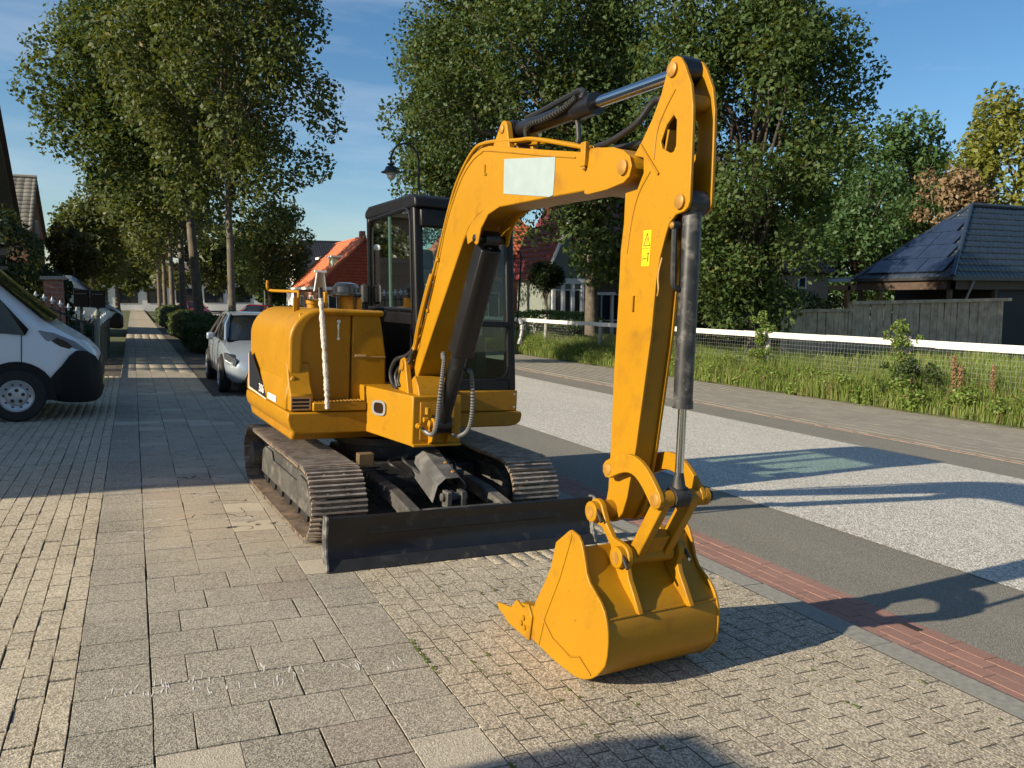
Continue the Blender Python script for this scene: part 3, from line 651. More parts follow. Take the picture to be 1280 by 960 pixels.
# cheeks holding the boom foot
ck=[(.62,1.0),(.70,1.10),(.765,1.24)]+arc(.83,1.235,.066,170,10,8)+[(.96,1.06),(1.02,.9),(1.11,.72),(1.11,.66),(.7,.7)]
for b0,b1 in ((-.185,-.145),(.135,.175)):
    f=MB(); f.prism(ck,b0,b1); f.build('boom_cheek',YEL,EX,.006)
pin(EX,.83,1.235,-.20,.19,.04,YEL2)
f=MB(); f.prism([(.90,1.03),(.93,1.14),(.985,1.17),(1.06,1.10),(1.125,.98),(1.125,.70),(1.0,.70)],-.146,.136); f.build('foot_guard',YEL2,EX,.008)
f=MB(); f.box(1.10,1.145,-.20,.185,.655,.675); f.build('front_lip',YEL,EX,.004)
for b in (-.075,.06):
    f=MB(); f.prism([(1.10,.66),(1.19,.70),(1.22,.80)]+arc(1.185,.83,.045,-20,170,6)+[(1.10,.80)],b,b+.02); f.build('cylinder_lug',YEL,EX,.004)
# ---- boom
BO=[(.79,1.17),(.80,1.25),(.86,1.305),(1.057,1.588),(1.272,1.997),(1.38,2.22),(1.472,2.376),(1.608,2.538),(1.72,2.62),(1.83,2.672),(1.95,2.695),(2.062,2.692),(2.763,2.561),(3.175,2.487),(3.284,2.494),(3.441,2.466),(3.525,2.438),(3.576,2.405),(3.595,2.361),(3.584,2.318),(3.538,2.296),(3.407,2.279),(3.231,2.274),(3.222,2.292),(2.786,2.297),(2.287,2.300),(2.060,2.302),(1.985,2.293),(1.910,2.270),(1.802,2.215),(1.719,2.130),(1.538,1.90),(1.316,1.62),(.96,1.16),(.88,1.12)]
f=MB(); f.prism(BO,-.11,.11); bo=f.build('boom',YEL,EX,.007,2)
wl=[(1.10,-.112,1.60),(1.31,-.112,2.0),(1.41,-.112,2.22),(1.50,-.112,2.36),(1.63,-.112,2.51),(1.74,-.112,2.59),(1.85,-.112,2.64),(1.96,-.112,2.662),(2.062,-.112,2.66),(2.763,-.112,2.53),(3.10,-.112,2.47)]
f=MB(); f.tube(bez(wl,4),.0045,6); f.build('weld_seam',YEL2,bo)
for b in (-.113,.101):
    f=MB(); f.prism([(2.26,2.305),(2.09,2.27),(1.99,2.19),(1.955,2.10),(1.93,2.09),(1.87,2.12),(1.80,2.10),(1.77,2.17),(1.84,2.235),(1.93,2.275),(2.06,2.312)],b,b+.012); f.build('ear_plate',YEL,bo,.004)
f=MB(); f.prism([(3.20,2.20+.08),(3.23,2.27),(3.40,2.275),(3.54,2.292),(3.585,2.315),(3.6,2.361),(3.58,2.408),(3.527,2.442),(3.44,2.47),(3.24,2.495)],-.116,-.1095); f.build('nose_plate',YEL,bo,.003)
pin(bo,3.54,2.362,-.135,.135,.036)
for b in (-.10,.06):
    f=MB(); f.prism([(2.08,2.66),(2.16,2.76)]+arc(2.23,2.765,.05,160,10,6)+[(2.33,2.62)],b,b+.04); f.build('cylinder_lug',YEL,bo,.006)
f=MB(); f.prism([(2.29,2.578),(2.897,2.503),(2.89,2.305),(2.85,2.298),(2.296,2.374)],-.1135,-.109); f.build('sticker',STKW,bo)
f=MB(); f.box(2.02,2.03,-.118,-.108,2.52,2.58); f.box(2.02,2.05,-.118,-.108,2.515,2.525); f.build('hose_clip',YEL2,bo)
f=MB(); f.box(3.18,3.225,-.135,-.108,2.41,2.53); f.build('hose_bracket',YEL,bo,.004)
pin(bo,3.20,2.405,-.13,-.108,.012,PINM,'bolt')
for i,(b,dz) in enumerate(((-.09,0.018),(-.05,.02),(.05,.02))):
    pts=[(.98,b*1.2,1.37),(1.02,b*1.2,1.62+.0),(1.22,b,2.02),(1.42,b,2.37),(1.56,b,2.55),(1.78,b,2.70),(1.98,b,2.725),(2.4,b,2.655+dz),(2.62,b,2.625+dz),(3.15,b,2.515)]
    f=MB(); f.tube(bez(pts,6),.012,8); f.build('hydraulic_pipe',YEL,bo)
for i,pts in enumerate(([(3.18,-.04,2.52),(3.32,-.04,2.53),(3.5,-.03,2.58),(3.62,-.02,2.66),(3.72,-.02,2.64)],[(3.18,.05,2.52),(3.36,.05,2.51),(3.52,.04,2.50),(3.66,.03,2.47)])):
    f=MB(); f.tube(bez(pts,8),.016,10); f.build('nose_hose',RUB,bo)
f=MB()
for p in ((1.13,1.66),(1.30,2.02)): f.box(p[0]-.02,p[0]+.03,-.125,-.108,p[1]-.012,p[1]+.012)
f.build('pipe_clamp',YEL2,bo)
# side pipes down the boom with hoses curling into the frame
for i,(oa,ob) in enumerate(((0,-.135),(-.03,-.135))):
    pts=[(1.26+oa,ob,1.92),(1.20+oa,ob-.01,1.80),(1.06+oa,ob-.01,1.56),(.97+oa,ob,1.40),(.95+oa,ob-.01,1.36)]
    f=MB(); f.tube(bez(pts,6),.011,8); f.build('hydraulic_pipe',YEL,bo)
for i,pts in enumerate(([(.94,-.145,1.36),(.86,-.17,1.31),(.72,-.20,1.27),(.62,-.205,1.17),(.66,-.20,1.08),(.76,-.19,1.04)],[(.95,-.14,1.36),(.88,-.16,1.28),(.80,-.18,1.20),(.76,-.19,1.12),(.80,-.19,1.07)],[(.93,-.14,1.36),(.9,-.15,1.28),(.87,-.17,1.22),(.88,-.17,1.16)],[(.92,-.12,1.36),(.80,-.16,1.26),(.70,-.19,1.16),(.74,-.19,1.06)])):
    f=MB(); f.tube(bez(pts,8),.013,8); ho=f.build('frame_hose',RUB,EX)
    if i==0:
        f=MB(); q=bez(pts,14)
        for k in range(0,len(q)-1,2): f.tube([q[k],q[k].lerp(q[k+1],.6)],.0165,8)
        f.build('spiral_guard',GUARD,ho)
# boom cylinder: guarded rod above, barrel below
pc0=Vector((1.185,0,.83)); pc1=Vector((1.90,0,2.135)); dd=(pc1-pc0).normalized()
f=MB(); f.cyl(pc0,pc0+dd*.92,.058,20); f.lathe([(.04,-.06),(.07,-.06),(.07,.06),(.04,.06)],pc0,(0,1,0),18); bc_=f.build('boom_cylinder',BLK,EX)
f=MB(); f.cyl(pc0+dd*.9,pc1,.032,16); f.build('rod',CHROME,bc_); f=MB(); f.lathe([(.03,-.05),(.055,-.05),(.055,.05),(.03,.05)],pc1,(0,1,0),18); f.build('rod_eye',BLK,bc_)
nv=Vector((dd.z,0,-dd.x)); m_=MB(); p0=pc0+dd*.62; p1=pc0+dd*1.44
m_.add([c+nv*h+Vector((0,b,0)) for c in (p0,p1) for b,h in ((-.075,-.05),(-.075,.07),(-.05,.085),(.05,.085),(.075,.07),(.075,-.05))],[(i,i+1,i+7,i+6) for i in range(5)]+[(5,0,6,11)]+[(5,4,3,2,1,0),(6,7,8,9,10,11)])
m_.build('cylinder_guard',BLK,bc_,.006)
pin(EX,1.90,2.135,-.12,.12,.026,BLK)
pin(EX,1.185,.83,-.105,.105,.03,YEL2)
for i,pts in enumerate(([(1.36,-.075,1.30),(1.38,-.085,1.36),(1.405,-.085,1.33),(1.38,-.085,1.20),(1.33,-.085,.98),(1.30,-.085,.84),(1.26,-.10,.765),(1.2,-.13,.78),(1.17,-.16,.815)],[(1.4,.075,1.25),(1.42,.12,1.22),(1.40,.15,1.0),(1.36,.145,.82),(1.3,.10,.755),(1.22,.06,.76)])):
    q=bez(pts,10); f=MB(); f.tube(q,.012,8); ho=f.build('cylinder_hose',RUB,EX)
    f=MB()
    for k in range(4,len(q)-6): f.tube([q[k],q[k].lerp(q[k+1],.55)],.0165,8)
    f.build('spiral_guard',simple('pale spiral guard',(.16,.16,.16),.4),ho)
f=MB(); f.lathe([(.022,0),(.022,.03),(.014,.035),(.014,.06)],(1.15,-.17,.815),(1,0,0),10); f.lathe([(.02,0),(.02,.03)],(1.16,-.13,.86),(0,1,0),10); f.lathe([(.02,0),(.02,.05)],(1.16,-.10,.90),(0,0,1),10); f.build('hydraulic_fitting',YEL,EX)
# ---- arm cylinder along the top of the boom
a0=Vector((2.225,0,2.765)); a1=Vector((3.80,0,2.752)); dd=(a1-a0).normalized()
f=MB(); f.cyl(a0,a0+dd*.80,.048,20); f.cyl(a0+dd*.68,a0+dd*.87,.058,20); f.lathe([(.03,-.055),(.06,-.055),(.06,.055),(.03,.055)],a0,(0,1,0),18); ac=f.build('arm_cylinder',BLK,EX)
f=MB(); f.cyl(a0+dd*.84,a1-dd*.05,.030,16); f.build('rod',CHROME,ac)
f=MB(); f.lathe([(.03,-.045),(.062,-.045),(.062,.045),(.03,.045)],a1,(0,1,0),18); f.build('rod_eye',BLK,ac)
pin(EX,2.225,2.765,-.115,.115,.026)
for i,pts in enumerate(([(2.30,.02,2.83),(2.5,.03,2.845),(2.8,.02,2.86),(2.93,.0,2.855),(3.02,-.03,2.82),(3.03,-.055,2.78)],[(2.42,-.02,2.66),(2.44,-.05,2.71),(2.50,-.07,2.745),(2.7,-.07,2.745),(2.9,-.068,2.765),(3.0,-.06,2.80)],[(2.9,.0,2.73),(2.92,.0,2.70),(2.94,.0,2.6),(2.9,0,2.545)])):
    f=MB(); f.tube(bez(pts,8),.014 if i else .017,8); ho=f.build('cylinder_hose',RUB,ac)
    if i==1:
        q=bez(pts,14); f=MB()
        for k in range(0,len(q)-1,2): f.tube([q[k],q[k].lerp(q[k+1],.6)],.018,8)
        f.build('spiral_guard',GUARD,ho)
# ---- arm
AR=[(3.475,1.034),(3.473,.83),(3.46,.77),(3.47,.70),(3.51,.675),(3.555,.69),(3.60,.74),(3.63,.82),(3.679,1.068),(3.748,1.598),(3.763,1.835),(3.782,1.944),(3.813,2.037),(3.836,2.090),(3.878,2.122),(3.930,2.130),(3.955,2.145),(3.966,2.172),(3.963,2.298),(3.958,2.45),(3.952,2.566),(3.93,2.663),(3.88,2.753),(3.85,2.79),(3.823,2.802),(3.79,2.799),(3.77,2.776),(3.729,2.662),(3.674,2.567),(3.598,2.472),(3.545,2.42),(3.62,2.40),(3.627,2.331),(3.585,2.262),(3.49,2.255),(3.491,2.114),(3.476,1.987),(3.477,1.744),(3.471,1.433)]
HO=[(3.825,2.553),(3.848,2.527),(3.852,2.418),(3.838,2.395),(3.815,2.392),(3.755,2.42),(3.743,2.45),(3.78,2.52)]
ar=plate_hole(AR,HO,-.067,-.051,'arm',YEL,EX,.003)
plate_hole(AR,HO,.051,.067,'arm_plate',YEL,ar,.003)
core=[(3.484,2.10),(3.483,.80),(3.50,.70),(3.55,.70),(3.618,.82),(3.667,1.068),(3.735,1.598),(3.75,1.835),(3.77,1.95),(3.79,2.02),(3.70,2.10)]
f=MB(); f.prism(core,-.062,.062); f.build('arm_box',YEL,ar,.016,3)
f=MB(); f.obox((3.70,0,2.10),(3.78,0,2.50),.11,.012,(1,0,0)); f.obox((3.62,0,2.43),(3.74,0,2.62),.11,.012,(1,0,0)); f.obox((3.49,0,2.25),(3.49,0,2.05),.11,.02,(1,0,0)); f.cyl((3.89,-.06,2.60),(3.89,.06,2.60),.035); f.build('arm_web',YEL2,ar)
pin(ar,3.806,2.748,-.085,.085,.032); pin(ar,3.906,2.174,-.085,.085,.032)
f=MB(); f.obox((3.60,-.070,2.46),(3.745,-.070,2.31),.012,.012,(0,1,0)); f.tube(bez([(3.83,-.068,2.66),(3.76,-.068,2.58),(3.715,-.068,2.50),(3.70,-.068,2.38)],5),.004,6); f.tube(bez([(3.68,-.068,2.33),(3.60,-.068,2.24),(3.555,-.068,2.12),(3.53,-.068,1.97)],5),.004,6); f.build('weld_seam',YEL2,ar)
sw=MB(); sw.prism([(3.655,2.068),(3.715,2.068),(3.71,1.906),(3.65,1.906)],-.0695,-.066); so_=sw.build('warning_sticker',STKY,ar)
f=MB()
tri=[(3.663,1.998),(3.708,1.998),(3.685,2.055)]
for i in range(3):
    p,q=tri[i],tri[(i+1)%3]; f.obox((p[0],-.0702,p[1]),(q[0],-.0702,q[1]),.001,.004,(0,0,1) if abs(p[0]-q[0])>.03 and abs(p[1]-q[1])<.001 else (1,0,0))
f.box(3.683,3.688,-.0705,-.0696,2.01,2.032); f.box(3.655,3.707,-.0705,-.0696,1.985,1.987)
f.box(3.695,3.702,-.0705,-.0696,1.925,1.955); f.box(3.662,3.690,-.0705,-.0696,1.938,1.942); f.box(3.660,3.664,-.0705,-.0696,1.925,1.955); f.lathe([(.006,0),(.006,.0009)],(3.699,-.0705,1.962),(0,1,0),10); f.build('sticker_print',INK,so_)
f=MB(); f.box(3.603,3.612,-.078,-.066,1.70,1.77); f.box(3.594,3.612,-.074,-.066,1.765,1.772); f.box(3.594,3.612,-.074,-.066,1.70,1.707); f.build('hose_clip',YEL2,ar)
f=MB(); f.tube(bez([(3.79,-.06,1.94),(3.785,-.07,1.88),(3.79,-.075,1.84),(3.80,-.078,1.80),(3.795,-.078,1.77)],5),.005,6); f.build('grease_line',YEL2,ar)
# ---- bucket cylinder in front of the arm
b0_=Vector((3.906,0,2.174)); b1_=Vector((3.92,0,.885)); dd=(b1_-b0_).normalized()
f=MB(); f.cyl(b0_+dd*.04,b0_+dd*.875,.0425,24); f.cyl(b0_+dd*.86,b0_+dd*.893,.046,24); f.lathe([(.03,-.047),(.056,-.047),(.056,.047),(.03,.047)],b0_,(0,1,0),20); bcy=f.build('bucket_cylinder',CYLB,EX)
f=MB(); f.cyl(b0_+dd*.88,b1_-dd*.05,.019,16); f.build('rod',CHROME,bcy)
f=MB(); f.tube([b1_-dd*.11,b1_-dd*.04],[.02,.034],14); f.lathe([(.02,-.04),(.046,-.04),(.046,.04),(.02,.04)],b1_,(0,1,0),20); f.build('rod_eye',BLKM,bcy)
f=MB(); f.tube(bez([(3.90,-.045,1.80),(3.895,-.068,1.815),(3.892,-.072,1.86),(3.885,-.072,2.0),(3.88,-.07,2.07)],6),.014,8); f.lathe([(.018,0),(.018,.035)],(3.88,-.085,2.075),(0,1,0),12); f.build('cylinder_pipe',BLKM,bcy)
pin(bcy,3.88,2.075,-.094,-.08,.014,PINM,'bolt')
# ---- bucket linkage
def banana(p,q,bulge,w,n=10):
    p=Vector(p);q=Vector(q);d=(q-p);nrm=Vector((-d.y,d.x)).normalized(); up=[];dn=[]
    for i in range(n+1):
        t=i/n; c=p.lerp(q,t)+nrm*bulge*math.sin(math.pi*t); tg=(d.normalized()+nrm*bulge*math.pi*math.cos(math.pi*t)/d.length).normalized(); nn_=Vector((-tg.y,tg.x)); up.append(tuple(c+nn_*w)); dn.append(tuple(c-nn_*w))
    e0=[]; 
    return up+[tuple(q+ (Vector(up[-1])-q)*math.cos(a)+ d.normalized()*0+Vector(((Vector(up[-1])-q).y,-(Vector(up[-1])-q).x))*math.sin(a)) for a in (math.pi*.25,math.pi*.5,math.pi*.75)]+dn[::-1]+[tuple(p+(Vector(dn[0])-p)*math.cos(a)+Vector(((Vector(dn[0])-p).y,-(Vector(dn[0])-p).x))*math.sin(a)) for a in (math.pi*.25,math.pi*.5,math.pi*.75)]
LP=(3.92,.88); GP=(3.545,.945); BP=(3.51,.735); EP=(3.735,.575)
for b in (-.128,.106):
    f=MB(); f.prism(banana(GP,LP,.09,.043),b,b+.024); gl=f.build('guide_link',YEL,EX,.004)
    pin(gl,GP[0],GP[1],b-.008,b+.032,.03); pin(gl,LP[0],LP[1],b-.008,b+.032,.031)
for y0_,y1_,r_ in ((-.105,-.045,.038),(.045,.106,.038),(.13,.155,.042)): f=MB(); f.cyl((LP[0],y0_,LP[1]),(LP[0],y1_,LP[1]),r_,18); f.build('link_boss',YEL2,EX)
pin(EX,LP[0],LP[1],.150,.185,.028,BLKM)
for b in (-.10,.055):
    f=MB(); d=Vector((EP[0]-LP[0],EP[1]-LP[1])).normalized(); s_=Vector((-d.y,d.x))*.036
    f.prism([(LP[0]+s_.x-d.x*.0,LP[1]+s_.y),(EP[0]+s_.x,EP[1]+s_.y),(EP[0]-s_.x,EP[1]-s_.y),(LP[0]-s_.x,LP[1]-s_.y)],b,b+.045); f.build('bucket_link',YEL,EX,.006)
f=MB(); f.cyl((EP[0],-.115,EP[1]),(EP[0],.115,EP[1]),.042,18); p_=Vector((LP[0],0,LP[1])).lerp(Vector((EP[0],0,EP[1])),.62); f.obox(p_,p_+Vector((EP[0]-LP[0],0,EP[1]-LP[1])).normalized()*.1,.09,.05); f.build('link_tube',YEL2,EX)
f=MB(); f.cyl((BP[0],-.125,BP[1]),(BP[0],.125,BP[1]),.05,20); f.build('arm_end_boss',YEL2,EX)
# ---- bucket
SP=[(3.19,.045),(3.32,.022),(3.44,.008),(3.56,.004),(3.66,.006),(3.71,.014),(3.757,.030),(3.80,.052),(3.845,.086),(3.878,.122),(3.902,.152),(3.914,.20),(3.917,.255),(3.912,.305),(3.90,.345),(3.878,.387),(3.845,.42),(3.80,.447),(3.75,.478),(3.722,.515),(3.71,.552),(3.69,.60),(3.668,.64),(3.64,.664),(3.60,.672),(3.574,.676),(3.452,.585),(3.43,.51),(3.412,.445),(3.35,.34),(3.285,.242)]
bsh=[(3.18,.050),(3.32,.028),(3.44,.013),(3.56,.009),(3.66,.011),(3.71,.019),(3.757,.035),(3.80,.057),(3.843,.091),(3.876,.127),(3.898,.157),(3.909,.203),(3.912,.255),(3.907,.303),(3.895,.342),(3.855,.385),(3.79,.43),(3.735,.475),(3.695,.53),(3.655,.615)]
HWB=.335
def bsk(m): m.v=[(x-.062*(y+HWB),y,z) for x,y,z in m.v]; return m
f=MB(); f.sheet(bsh,-HWB+.015,HWB-.015,.014); bk=bsk(f).build('bucket',YEL,EX,.003)
for b in (-HWB,HWB-.015):
    f=MB(); f.prism(SP,b,b+.015); bsk(f).build('side_plate',YEL,bk,.004)
    bb=b-.004 if b<0 else b+.015
    f=MB(); f.prism([(3.19,.045),(3.285,.242),(3.35,.34),(3.412,.445),(3.452,.585),(3.574,.676),(3.59,.645),(3.50,.42),(3.38,.19),(3.33,.025)],bb,bb+.004); bsk(f).build('wear_plate',YEL,bk,.002)
    f=MB(); f.tube([(3.33,bb if b<0 else bb+.004,.19),(3.46,bb if b<0 else bb+.004,.11),(3.62,bb if b<0 else bb+.004,.085),(3.70,bb if b<0 else bb+.004,.115),(3.80,bb if b<0 else bb+.004,.07)],.004,6); bsk(f).build('weld_seam',YEL2,bk)
f=MB(); f.tube([(3.888,b_,.352) for b_ in (-HWB+.016,-.1,.1,HWB-.016)],.006,6); bsk(f).build('weld_seam',YEL2,bk)
f=MB(); f.prism([(3.635,.60),(3.67,.535),(3.71,.48),(3.76,.44),(3.71,.43),(3.65,.49),(3.60,.59)],-.13,.13); f.build('box_section',YEL,bk,.004)
f=MB(); f.prism([(3.06,.035),(3.21,.022),(3.21,.055),(3.08,.062)],-HWB,HWB); bsk(f).build('lip',YEL2,bk,.004)
EAR=[(3.46,.68)]+arc(BP[0],BP[1],.062,190,20,10)+[(3.60,.70),(3.66,.645)]+arc(EP[0],EP[1],.062,75,-40,6)+[(3.80,.49),(3.845,.43),(3.895,.355),(3.86,.345),(3.74,.44),(3.67,.52),(3.635,.61),(3.57,.67)]
for b in (-.158,.130):
    f=MB(); f.prism(EAR,b,b+.028); ear=f.build('bucket_ear',YEL,bk,.005)
    for P_ in (BP,EP):
        f=MB(); e=-1 if b<0 else 1; c=b if b<0 else b+.028; f.lathe([(.03,0),(.05,0),(.05,.03),(.03,.034)],(P_[0],c,P_[1]),(0,e,0),20); f.build('boss',YEL,ear,.003)
        f=MB(); f.lathe([(.0,0),(.029,0),(.029,.036),(.0,.037)],(P_[0],c,P_[1]),(0,e,0),20); f.build('pin',PINM,ear)
        f=MB(); f.cyl((P_[0]+.02,c+e*.018,P_[1]+.035),(P_[0]+.085,c+e*.022,P_[1]-.03),.009,8); f.build('bolt',BLKM,ear)
for k in range(5):
    b=-.29+k*.145
    f=MB(); f.prism([(3.16,.02),(3.16,.105),(3.04,.12),(3.0,.085),(2.84,.055),(2.835,.045),(2.97,.012)],b-.032,b+.032); th_=bsk(f).build('tooth',YEL,bk,.006)
for b in (-HWB-.016,HWB):
    f=MB(); f.prism([(3.25,.02),(3.27,.15),(3.225,.205),(3.17,.165),(3.10,.185),(3.04,.125),(2.89,.10),(2.88,.085),(3.02,.03)],b,b+.014); sc_=bsk(f).build('side_cutter',YEL,bk,.004)
    for q in ((3.19,.12),(3.17,.085),(3.205,.075)):
        f=MB(); f.lathe([(.014,0),(.014,.008),(.006,.01)],(q[0],b if b<0 else b+.014,q[1]),(0,-1 if b<0 else 1,0),8); f.build('bolt',YEL2,sc_)
# ---- cab
def sh(m): m.v=[(x,y-.043*(z-1.0),z) for x,y,z in m.v]; return m
def fp(z,d=0): return .575-.055*(z-1)/1.5+d     # front plane
CB=MB(); CB.prism([(.585,2.47),(.575,2.545),(.50,2.575),(-.62,2.575),(-.71,2.54),(-.73,2.49),(-.70,2.465),(.50,2.465)],.035,.95)
cab=sh(CB).build('cab',CABM,EX,.028,4); cab['label']='black framed operator cab with green tinted windows'
f=MB(); f.prism([(.572,2.32),(.562,2.47),(.47,2.47),(.47,2.32)],.09,.90); sh(f).build('visor_panel',CABM,cab,.015)
for b0,b1 in ((.045,.125),(.86,.94)):
    f=MB(); f.prism([(fp(1.0),1.0),(fp(2.5),2.5),(fp(2.5)-.085,2.5),(fp(1.0)-.085,1.0)],b0,b1); sh(f).build('pillar',CABM,cab,.022,3)
    f=MB(); f.prism([(-.715,1.0),(-.715,2.5),(-.645,2.5),(-.645,1.0)],b0,b1); sh(f).build('pillar',CABM,cab,.022,3)
f=MB(); f.prism([(-.70,1.0),(-.70,1.635),(.50,1.635),(.52,1.0)],.05,.075); sh(f).build('side_panel',CABM,cab,.008)
f=MB(); f.box(-.70,.55,.075,.90,1.0,1.03); sh(f).build('floor',GREYD,cab)
f=MB(); f.prism([(fp(1.0),1.0),(fp(1.10),1.10),(fp(1.10)-.05,1.10),(fp(1.0)-.05,1.0)],.12,.87); sh(f).build('front_sill',CABM,cab,.01)
f=MB(); f.prism([(fp(1.54)+.004,1.54),(fp(1.585)+.004,1.585),(fp(1.585)-.03,1.585),(fp(1.54)-.03,1.54)],.12,.87); sh(f).build('window_bar',CABM,cab,.006)
# corner fillets of the lower front window
f=MB(); f.prism([(.87,1.10),(.87,1.22),(.85,1.16),(.82,1.12),(.75,1.10)],fp(1.1)-.03,fp(1.1)-.005,'x'); sh(f).build('corner_fillet',CABM,cab)
f=MB(); f.prism([(-.712,1.0),(-.712,1.5),(-.69,1.5),(-.69,1.0)],.12,.87); sh(f).build('rear_panel',CABM,cab)
lw=[(-.655,.047,1.66),(-.655,.047,2.30),(-.64,.047,2.40),(-.58,.047,2.45),(.34,.047,2.475),(.43,.047,2.44),(.455,.047,2.36),(.475,.047,1.66)]
f=MB(); f.tube(lw+[lw[0]],.016,8); sh(f).build('window_frame',CABM,cab)
f=MB(); f.box(-.12,-.085,.054,.066,1.65,2.46); sh(f).build('window_divider',simple('green glass edge',(.05,.10,.08),.3),cab)
def pane(name,vs):
    m=MB(); m.add(vs,[tuple(range(len(vs)))]); return sh(m).build(name,CGLASS,cab,smooth=False)
pane('side_window',[(-.65,.062,1.645),(.47,.062,1.645),(.455,.062,2.46),(-.65,.062,2.46)])
pane('front_window',[(fp(1.58)-.02,.12,1.58),(fp(1.58)-.02,.87,1.58),(fp(2.35)-.02,.87,2.35),(fp(2.35)-.02,.12,2.35)])
pane('lower_window',[(fp(1.08)-.02,.12,1.08),(fp(1.08)-.02,.87,1.08),(fp(1.55)-.02,.87,1.55),(fp(1.55)-.02,.12,1.55)])
pane('rear_window',[(-.68,.12,1.5),(-.68,.87,1.5),(-.68,.87,2.42),(-.68,.12,2.42)])
pane('door_window',[(-.64,.93,1.25),(.46,.93,1.25),(.44,.93,2.42),(-.64,.93,2.42)])
f=MB(); f.prism([(-.70,1.0),(-.70,1.25),(.50,1.25),(.52,1.0)],.915,.938); f.box(-.25,-.19,.915,.938,1.25,2.42); sh(f).build('door_frame',CABM,cab,.008)
# inside the cab
SEATM=simple('seat fabric',(.03,.03,.032),.85)
f=MB(); f.box(-.38,.10,.26,.74,1.30,1.44); f.prism([(-.42,1.40),(-.55,2.02),(-.44,2.04),(-.30,1.44)],.26,.74); f.box(-.54,-.46,.38,.62,2.03,2.22); sh(f).build('seat',SEATM,cab,.04,3)
f=MB(); f.box(-.3,.16,.13,.25,1.03,1.52); f.box(-.3,.16,.75,.86,1.03,1.52); sh(f).build('console',GREYD,cab,.02)
for b in (.19,.80):
    f=MB(); f.cyl((.10,b,1.5),(.14,b,1.66),.012,8); f.lathe([(.02,0),(.028,.03),(.024,.09),(.01,.11)],(.14,b,1.65),(0,0,1),10); sh(f).build('control_lever',RUB,cab)
f=MB()
for b in (.42,.56): f.cyl((.36,b,1.03),(.30,b,1.50),.011,8); f.box(.33,.42,b-.035,b+.035,1.03,1.05)
sh(f).build('travel_lever',RUB,cab)
f=MB(); f.box(.30,.42,.68,.82,1.45,1.60); sh(f).build('monitor',GREYD,cab,.02)
f=MB(); f.lathe([(.0,0),(.05,.01),(.075,.05),(.06,.1),(.02,.12)],(.18,.2,1.72),(0,0,1),14); sh(f).build('work_lamp',LAMPG,cab)
f=MB(); f.tube([(.535,.13,1.86),(.545,.24,1.90),(.55,.34,1.88)],.006,6); sh(f).build('wiper',WHTW,cab)
f=MB(); f.lathe([(.012,0),(.034,.02),(.038,.09),(.034,.17),(.012,.19)],(-.66,.0,1.69),(0,0,1),12); sh(f).build('mirror_back',RUB,cab)
f=MB(); f.tube(bez([(.50,.10,2.60),(.52,.10,2.54),(.545,.11,2.42),(.55,.125,2.36)],5),.007,6); sh(f).build('lamp_cable',RUB,cab)
f=MB(); f.tube([(.52,.955,1.60),(.505,.975,2.14),(.50,.965,2.18),(.495,.935,2.185)],.009,8); ma=f.build('grab_rail',CABM,EX)
q=bez([(.53,.955,1.62),(.54,.985,1.55),(.545,.975,1.46),(.55,.955,1.40)],8); rr=random.Random(5); f=MB(); f.tube(q,[.018+rr.uniform(-.004,.006) for _ in q],8); f.build('tape_wrap',WRAP,ma)
# ================================================================ vehicles
def loft(st,ring,close=True):
    """stations st: list of dict; ring(s)-> list of (x,y,z)"""
    m=MB(); rs=[ring(s) for s in st]; n=len(rs[0]); vs=[p for r in rs for p in r]; fs=[]
    for i in range(len(rs)-1):
        for k in range(n): fs.append((i*n+k,i*n+(k+1)%n,(i+1)*n+(k+1)%n,(i+1)*n+k))
    fs+=[tuple(range(n-1,-1,-1)),tuple((len(rs)-1)*n+k for k in range(n))]
    m.add(vs,fs); return m
def wheel(par,x,y,r,w,side,rim=RIMM,spokes=0):
    f=MB(); f.lathe([(r*.62,-w/2),(r*.93,-w/2),(r,-w*.36),(r,w*.36),(r*.93,w/2),(r*.62,w/2),(r*.6,w*.2),(r*.6,-w*.2)],(x,y,r),(0,side,0),30); wh=f.build('wheel',TYRE,par)
    f=MB(); f.lathe([(r*.66,w*.30),(r*.66,w*.47),(r*.60,w*.50),(r*.56,w*.40),(r*.40,w*.30),(r*.34,w*.42),(r*.16,w*.46),(.0,w*.46)],(x,y,r),(0,side,0),30); f.build('rim',rim,wh)
    if spokes==0:
        f=MB()
        for k in range(5):
            a=2*math.pi*k/5+.3; f.lathe([(r*.07,0),(r*.07,.006)],(x+r*.23*math.cos(a),y+side*w*.46,r+r*.23*math.sin(a)),(0,side,0),10)
        for k in range(10):
            a=2*math.pi*k/10; f.lathe([(r*.05,0),(r*.05,.006)],(x+r*.46*math.cos(a),y+side*w*.325,r+r*.46*math.sin(a)),(0,side,0),8)
        f.build('rim_hole',INK,wh)
    else:
        f=MB()
        for k in range(spokes):
            a=2*math.pi*k/spokes; f.obox((x+r*.12*math.cos(a),y+side*w*.47,r+r*.12*math.sin(a)),(x+r*.6*math.cos(a),y+side*w*.47,r+r*.6*math.sin(a)),r*.14,.012,(0,1,0))
        f.build('spoke',rim,wh); f=MB(); f.lathe([(.0,w*.32),(r*.56,w*.33),(r*.56,w*.34),(0,w*.34)],(x,y,r),(0,side,0),24); f.build('brake_disc',INK,wh)
    return wh
